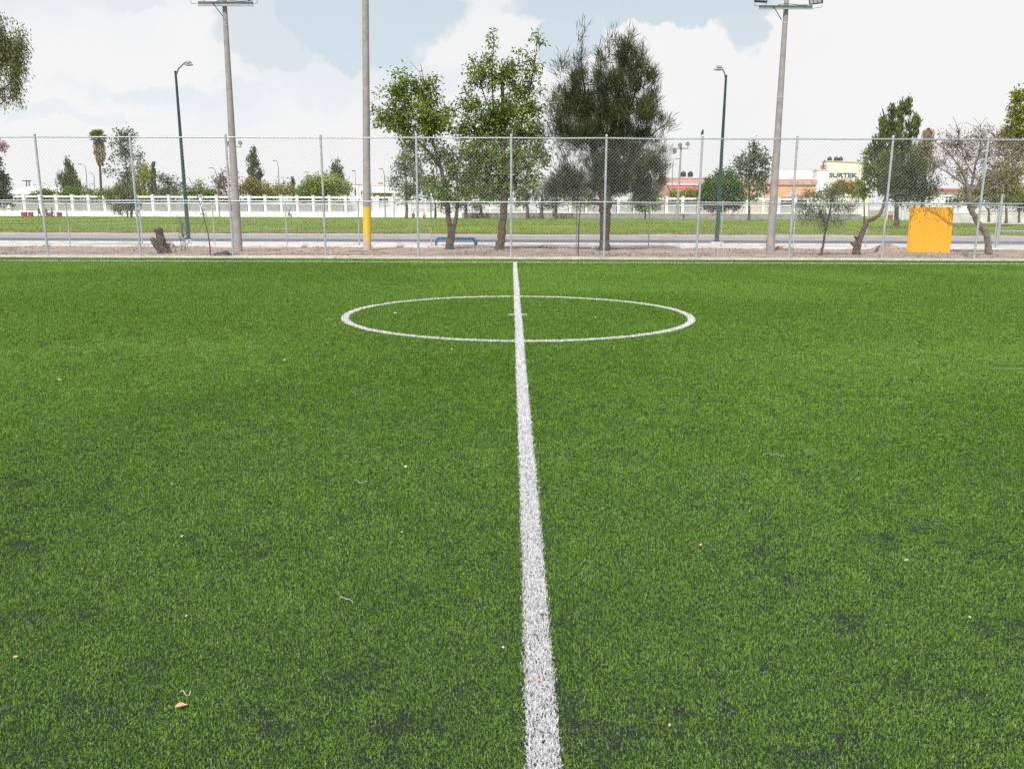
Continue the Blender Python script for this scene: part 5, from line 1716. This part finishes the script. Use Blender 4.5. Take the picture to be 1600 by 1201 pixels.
MB().prism([(xb - 1.25, 1.35), (xb - .85, 1.35), (xb - 1.35, 1.95), (xb - 1.9, 1.95), (xb - 1.9, 1.35)], D_ - .01, D_ - .002).build('window', darkwin, cr)
for q in (xa + .8, xb - .8):
    w_ = MB().tube([(q, D_ - .02, .34), (q, D_ + .22, .34)], .34, 16).build('wheel', black, cr, smooth=True)

# red crates at the far left
D_ = G(40, 339.6).y
for i, (a, b_, lab) in enumerate([(32.3, 39.5, 'dark red stacked seats, the leftmost in front of the white wall'), (43, 49, 'dark red box between two fence posts at the far left'), (88, 94, 'dark red box right of the three far people')]):
    o = thing('red_box', lab, 'box', (px_at((a + b_) / 2, D_), D_, 0), 'dark red boxes by the far white wall')
    MB().box(px_at(a, D_), px_at(b_, D_), D_, D_ + .5, .0, zq(334.8, D_)).build('body', redp, o)
    MB().box(px_at(a, D_) - .03, px_at(b_, D_) + .03, D_ - .03, D_ + .53, zq(334.8, D_), zq(334.3, D_)).build('lid', mat('red_lid', (.45, .07, .09), None, 3, .5), o)
tb = thing('red_table', 'dark red table beside the standing people at the far left', 'table', (px_at(75, D_), D_ + .3, 0))
MB().box(px_at(70, D_), px_at(81, D_), D_, D_ + .7, zq(335.4, D_), zq(334.6, D_)).build('table_top', redp, tb)
for q in (70.4, 80.6):
    for yq in (.05, .6):
        MB().box(px_at(q, D_) - .04, px_at(q, D_) + .04, D_ + yq, D_ + yq + .08, 0, zq(335.4, D_) - .002).build('leg', redp, tb)
MB().box(px_at(70.6, D_), px_at(80.4, D_), D_ + .02, D_ + .06, .15, zq(335.4, D_) - .01).build('cloth_front', redp, tb)


# ------------------------------------------------------------------ people
skinm = mat('skin', (.36, .20, .13), (.30, .16, .10), 6, .6)
hairm = mat('dark_hair', (.015, .012, .01), None, 10, .6)


def skin_mesh(name, verts, edges, radii, m, parent, origin, sub=1):
    me = bpy.data.meshes.new(name)
    me.from_pydata([tuple(v) for v in verts], edges, [])
    o = bpy.data.objects.new('tmp_skin', me)
    C.objects.link(o)
    sk = o.modifiers.new('s', 'SKIN')
    for i, r in enumerate(radii):
        me.skin_vertices[0].data[i].radius = (r, r)
    me.skin_vertices[0].data[0].use_root = True
    ss = o.modifiers.new('u', 'SUBSURF')
    ss.levels = sub
    ss.render_levels = sub
    bpy.context.view_layer.update()
    m2 = bpy.data.meshes.new_from_object(o.evaluated_get(bpy.context.evaluated_depsgraph_get()))
    bpy.data.objects.remove(o)
    m2.name = name
    m2.polygons.foreach_set('use_smooth', [True] * len(m2.polygons))
    return m2


def person(label, base, yaw, hgt, shirt, trousers, pose='stand', group='people at the far side of the field'):
    s = hgt / 1.72
    root = thing('person', label, 'person', base, group)
    root.rotation_euler = (0, 0, yaw)
    J = {'pel': (0, 0, .92), 'spi': (0, 0, 1.12), 'che': (0, .01, 1.32), 'neck': (0, 0, 1.46), 'chin': (0, -.02, 1.53), 'head': (0, -.01, 1.62), 'top': (0, .0, 1.69)}
    for sd, n_ in ((-1, 'r'), (1, 'l')):
        J['sh' + n_] = (sd * .18, .01, 1.39)
        J['el' + n_] = (sd * .25, .03, 1.12)
        J['wr' + n_] = (sd * .24, -.07, .88)
        J['hip' + n_] = (sd * .09, 0, .88)
        J['kn' + n_] = (sd * .10, -.02, .49)
        J['an' + n_] = (sd * .10, .02, .08)
        J['to' + n_] = (sd * .12, -.14, .035)
    if pose == 'walk':
        J['knl'] = (.10, -.16, .50); J['anl'] = (.10, -.30, .09); J['tol'] = (.11, -.45, .07)
        J['knr'] = (-.10, .02, .49); J['anr'] = (-.10, .28, .12); J['tor'] = (-.11, .16, .035)
        J['ell'] = (.24, .12, 1.14); J['wrl'] = (.22, .10, .90); J['elr'] = (-.24, -.06, 1.14); J['wrr'] = (-.2, -.24, .98)
    if pose in ('sit', 'crouch'):
        dz = -.46 if pose == 'sit' else -.62
        for q in ('pel', 'spi', 'che', 'neck', 'chin', 'head', 'top', 'shr', 'shl', 'elr', 'ell', 'wrr', 'wrl', 'hipr', 'hipl'):
            J[q] = (J[q][0], J[q][1] + .12, J[q][2] + dz)
        for q, f in (('spi', .03), ('che', .09), ('neck', .14), ('chin', .19), ('head', .18), ('top', .16), ('shr', .12), ('shl', .12)):
            J[q] = (J[q][0], J[q][1] - f, J[q][2])
        zk = .46 if pose == 'sit' else .52
        for sd, n_ in ((-1, 'r'), (1, 'l')):
            J['kn' + n_] = (sd * .14, -.30, zk); J['an' + n_] = (sd * .12, -.24 if pose == 'sit' else -.08, .08); J['to' + n_] = (sd * .13, -.40 if pose == 'sit' else -.24, .035)
            J['el' + n_] = (sd * .24, -.10, J['ell'][2] - .02); J['wr' + n_] = (sd * .12, -.30, zk + .08)
    V, E, R, ix = [], [], [], {}

    def add(n_, r, par=None, p=None):
        ix[n_] = len(V)
        V.append(Vector(p if p is not None else J[n_]) * s)
        R.append(r * s)
        if par: E.append((ix[par], ix[n_]))
    add('pel', .12); add('spi', .11, 'pel'); add('che', .13, 'spi'); add('neck', .055, 'che'); add('chin', .065, 'neck'); add('head', .092, 'chin'); add('top', .06, 'head')
    for sd, n_ in ((-1, 'r'), (1, 'l')):
        add('sh' + n_, .055, 'che'); add('el' + n_, .042, 'sh' + n_); add('wr' + n_, .028, 'el' + n_)
        w_, e_ = Vector(J['wr' + n_]), Vector(J['el' + n_])
        dd = (w_ - e_).normalized()
        side_ = Vector((0, 1, 0)) if abs(dd.y) < .8 else Vector((1, 0, 0))
        palm_ = w_ + dd * .055
        add('pa' + n_, .030, 'wr' + n_, palm_)
        for f in range(4):
            off2 = side_ * (f - 1.5) * .019
            L_ = (.055, .068, .072, .058)[f]
            add('f%d%s' % (f, n_), .010, 'pa' + n_, palm_ + dd * .035 + off2)
            add('g%d%s' % (f, n_), .008, 'f%d%s' % (f, n_), palm_ + dd * (.035 + L_ * .6) + off2 + Vector((-sd * .018, 0, 0)))
        add('t0' + n_, .010, 'wr' + n_, w_ + dd * .03 + side_ * -.035)
        add('t1' + n_, .009, 't0' + n_, w_ + dd * .065 + side_ * -.052)
        add('hip' + n_, .088, 'pel'); add('kn' + n_, .058, 'hip' + n_); add('an' + n_, .040, 'kn' + n_); add('to' + n_, .036, 'an' + n_)
    me = skin_mesh('body', V, E, R, skinm, root, base)
    body = bpy.data.objects.new('body', me)
    me.materials.append(skinm)
    C.objects.link(body)
    body.parent = root
    WL[body.name] = Vector((0, 0, 0))

    def piece(nm, names, edges, scale, m):
        vv = [Vector(J[q]) * s for q in names]
        rr_ = [R[ix[q]] * scale + .008 for q in names]
        me2 = skin_mesh(nm, vv, [(names.index(a), names.index(b)) for a, b in edges], rr_, m, root, base)
        me2.materials.append(m)
        o2 = bpy.data.objects.new(nm, me2)
        C.objects.link(o2)
        o2.parent = root
    piece('shirt', ['pel', 'spi', 'che', 'shr', 'shl', 'elr', 'ell'], [('pel', 'spi'), ('spi', 'che'), ('che', 'shr'), ('che', 'shl'), ('shr', 'elr'), ('shl', 'ell')], 1.13, shirt)
    piece('trousers', ['pel', 'hipr', 'hipl', 'knr', 'knl', 'anr', 'anl'], [('pel', 'hipr'), ('pel', 'hipl'), ('hipr', 'knr'), ('hipl', 'knl'), ('knr', 'anr'), ('knl', 'anl')], 1.12, trousers)
    h = Vector(J['head']) * s
    for nm, mbx, mm in (('hair', MB().ball((h.x, h.y + .022 * s, h.z + .028 * s), .088 * s, .098 * s, .09 * s, 12, 8), hairm),
                        ('face', MB().ball((h.x - .03 * s, h.y - .088 * s, h.z), .011, .008, .009, 8, 6).ball((h.x + .03 * s, h.y - .088 * s, h.z), .011, .008, .009, 8, 6)
                         .tube([(h.x, h.y - .085 * s, h.z + .005), (h.x, h.y - .108 * s, h.z - .028 * s)], [.007, .013], 6).ball((h.x, h.y - .086 * s, h.z - .052 * s), .022, .006, .005, 8, 4), mat('face_detail', (.16, .08, .06), None, 5, .6))):
        me2 = bpy.data.meshes.new(nm)
        me2.from_pydata(mbx.v, [], mbx.f)
        me2.polygons.foreach_set('use_smooth', [True] * len(me2.polygons))
        me2.materials.append(mm)
        o2 = bpy.data.objects.new(nm, me2)
        C.objects.link(o2)
        o2.parent = root
    sh = MB()
    for n_ in 'rl':
        a, b_ = Vector(J['an' + n_]) * s, Vector(J['to' + n_]) * s
        a = Vector((a.x, a.y + .03, .05 + a.z - .08))
        sh.tube([a, a.lerp(b_, .5), b_ + Vector((0, -.05, 0))], [.045, .05, .035], 8)
    me2 = bpy.data.meshes.new('shoes')
    me2.from_pydata(sh.v, [], sh.f)
    me2.materials.append(black)
    o2 = bpy.data.objects.new('shoes', me2)
    C.objects.link(o2)
    o2.parent = root
    return root


dk = mat('dark_cloth', (.03, .035, .05), None, 5, .8)
navy = mat('navy_cloth', (.05, .07, .12), None, 5, .8)
greyc = mat('grey_cloth', (.22, .23, .26), None, 5, .8)
redc = mat('crimson_cloth', (.42, .03, .09), None, 5, .8)
pinkc = mat('pink_cloth', (.70, .28, .30), None, 5, .8)
jean = mat('blue_jeans', (.08, .11, .19), None, 5, .8)
Dp = G(62, 339.8).y


def at(px_, D):
    return (px_at(px_, D, 339), D, 0.02)


person('person in dark clothes walking left of the three people by the far red table', at(62, Dp), 1.2, 1.62, dk, dk, 'walk')
person('person in a navy top standing behind the dark red table', at(73, Dp + 1.2), .2, 1.5, navy, dk)
person('person in grey blue clothes standing at the right end of the red table', at(82, Dp), -.4, 1.5, greyc, jean)
person('person in dark clothes sitting on the ground edge in front of the white wall', at(452.5, DW - 3), 1.9, 1.75, dk, dk, 'sit')
person('person in a crimson top crouching left of the twin trunked tree', at(646, DW - 8), .3, 1.7, redc, dk, 'crouch')
person('person in a pink top sitting low just right of the crimson one', at(663, DW - 20), -.3, 1.6, pinkc, pinkc, 'crouch')
person('person in grey shirt and dark trousers walking between the centre trees', at(864.5, DW - 24), 1.3, 1.66, greyc, jean, 'walk')
person('small dark crouching person at the foot of the wall left of the centre trunk', at(746, DW - 9), .9, 1.5, dk, navy, 'crouch')
# a seat for the sitting person
o = thing('concrete_block', 'low pale block under the sitting person by the white wall', 'block', (at(452.5, DW - 3)[0], DW - 3, 0))
sx0 = at(452.5, DW - 3)[0]
MB().box(sx0 - .3, sx0 + .3, DW - 3.3, DW - 2.5, -.05, .38).build('block', kerbmat, o, bevel=.02)

# ------------------------------------------------------------------ litter on the turf
paper = mat('white_paper', (.55, .56, .53), (.35, .36, .33), 60, .8)
tanl = mat('dry_tan_leaf', (.62, .38, .24), (.45, .25, .15), 40, .7)


def scrap(px_, py_, s, label):
    c = G(px_, py_)
    rs = random.Random(int(px_ * 7 + py_))
    n_ = 9
    mb = MB()
    pts = []
    for i in range(n_):
        a = 2 * math.pi * i / n_
        r = s * rs.uniform(.3, .85)
        pts.append(Vector((c.x + r * math.cos(a) * 1.3, c.y + r * math.sin(a), .018 + rs.uniform(-.003, .6 * s))))
    ce = Vector((c.x, c.y, .020 + .5 * s))
    lo2 = [p - Vector((0, 0, .002)) for p in pts] + [ce - Vector((0, 0, .002))]
    allv = pts + [ce] + lo2
    fs = [(i, (i + 1) % n_, n_) for i in range(n_)] + [(n_ + 1 + (i + 1) % n_, n_ + 1 + i, 2 * n_ + 1) for i in range(n_)] + [((i + 1) % n_, i, n_ + 1 + i, n_ + 1 + (i + 1) % n_) for i in range(n_)]
    mb.add(allv, fs)
    tag(mb.build('paper_scrap', paper, origin=(c.x, c.y, .02)), label, 'scrap', 'white scraps on the turf')


for a in [(633, 733, .016, 'crumpled white scrap in the left middle of the turf, above the curled string'), (284.5, 842.5, .009, 'white scrap on the left side of the turf, above the tan leaf'),
          (1415.5, 880, .011, 'white scrap at the lower right of the turf'), (787, 1017, .008, 'white scrap just left of the halfway line near the bottom'),
          (706, 548, .02, 'white scrap on the turf just below the centre circle, left of the line'), (93, 596.5, .026, 'white scrap at the far left of the turf below the touch line'),
          (1514, 969.5, .008, 'white scrap at the lower right edge of the turf'), (930, 498, .03, 'white scrap inside the right half of the centre circle'),
          (618, 491, .032, 'white scrap inside the left half of the centre circle'), (394, 735, .008, 'tiny white scrap on the left of the turf between two strings'),
          (1170, 694, .008, 'tiny white scrap above the long string on the right'), (628, 836, .008, 'tiny pale scrap left of the halfway line, in the lower middle'),
          (445, 565, .016, 'small pale scrap on the turf left of and below the centre circle'), (269, 759.5, .008, 'tiny yellowish scrap on the left of the turf')]:
    scrap(*a)


def string(px_, py_, pts, label):
    c = G(px_, py_)
    k = PX(math.hypot(c.y, H))
    ps = []
    for i, (dx, dy) in enumerate(pts):
        g = G(px_ + dx, py_ + dy)
        ps.append(Vector((g.x, g.y, .021 + .005 * math.sin(i * 1.7))))
    tag(MB().tube(ps, 0.0014, 6).build('plastic_string', paper, origin=(c.x, c.y, .02), smooth=True), label, 'string', 'white plastic strings on the turf')


string(565, 757, [(-10, -2), (-7, -1), (-4, 1), (1, 1.5), (6, 0), (9, 0)], 'short curved white string on the turf left of the halfway line')
string(542, 942, [(-11, 1), (-8, -2), (-4, -2), (0, -1), (3, 1), (6, 3), (9, 3), (10, 5)], 'wavy white string in the lower left middle of the turf')
string(1208, 714, [(-16, 1), (-9, -1), (-6, -2), (-2, 0), (2, 1), (6, -1), (10, 1), (17, 1.5)], 'long knotted white string on the right of the turf')
string(213, 685, [(-6, 1), (-3, 0), (1, -1), (4, 1), (6, -2)], 'short white string at the left of the turf')
string(290, 1093, [(-9, -4), (-3, -5), (1, 0), (6, -1), (9, -5)], 'grey white string above the tan leaf at the bottom left')
string(1577, 578, [(-24, 0), (-12, 1), (0, -.5), (12, .5), (20, 0)], 'pale string at the right edge of the turf')


def dry_leaf(px_, py_, L, ang, label):
    c = G(px_, py_)
    prof = [(-.5, 0), (-.3, .28), (0, .34), (.25, .18), (.6, .02), (.25, -.14), (0, -.28), (-.3, -.25)]
    ca, sa = math.cos(ang), math.sin(ang)
    n_ = len(prof)
    up_ = [Vector((c.x + (x_ * ca - y_ * sa) * L, c.y + (x_ * sa + y_ * ca) * L, .023 + .18 * L * abs(y_) * 2 + .004 * x_)) for x_, y_ in prof]
    vs = up_ + [Vector((c.x, c.y, .027))] + [p - Vector((0, 0, .0015)) for p in up_] + [Vector((c.x, c.y, .0255))]
    fs = [(i, (i + 1) % n_, n_) for i in range(n_)] + [(n_ + 1 + (i + 1) % n_, n_ + 1 + i, 2 * n_ + 1) for i in range(n_)] + [((i + 1) % n_, i, n_ + 1 + i, n_ + 1 + (i + 1) % n_) for i in range(n_)]
    tag(MB().add(vs, fs).build('dry_leaf', tanl, origin=(c.x, c.y, .02)), label, 'leaf', 'dry leaves on the turf')


dry_leaf(283, 1111, .040, .1, 'pale tan dry leaf at the bottom left of the turf')
dry_leaf(1095, 857, .022, .8, 'small tan leaf on the turf right of the halfway line')
dry_leaf(841, 1070, .018, .3, 'small pinkish leaf lying on the white halfway line')
dry_leaf(25, 1034, .022, 0, 'small pale brown leaf at the lower left edge of the turf')
dry_leaf(1046, 1141, .013, 1.2, 'tiny brown leaf near the bottom, right of the halfway line')
dry_leaf(292, 969, .013, 1.4, 'tiny orange leaf on the lower left of the turf')
print('objects', len(bpy.data.objects))
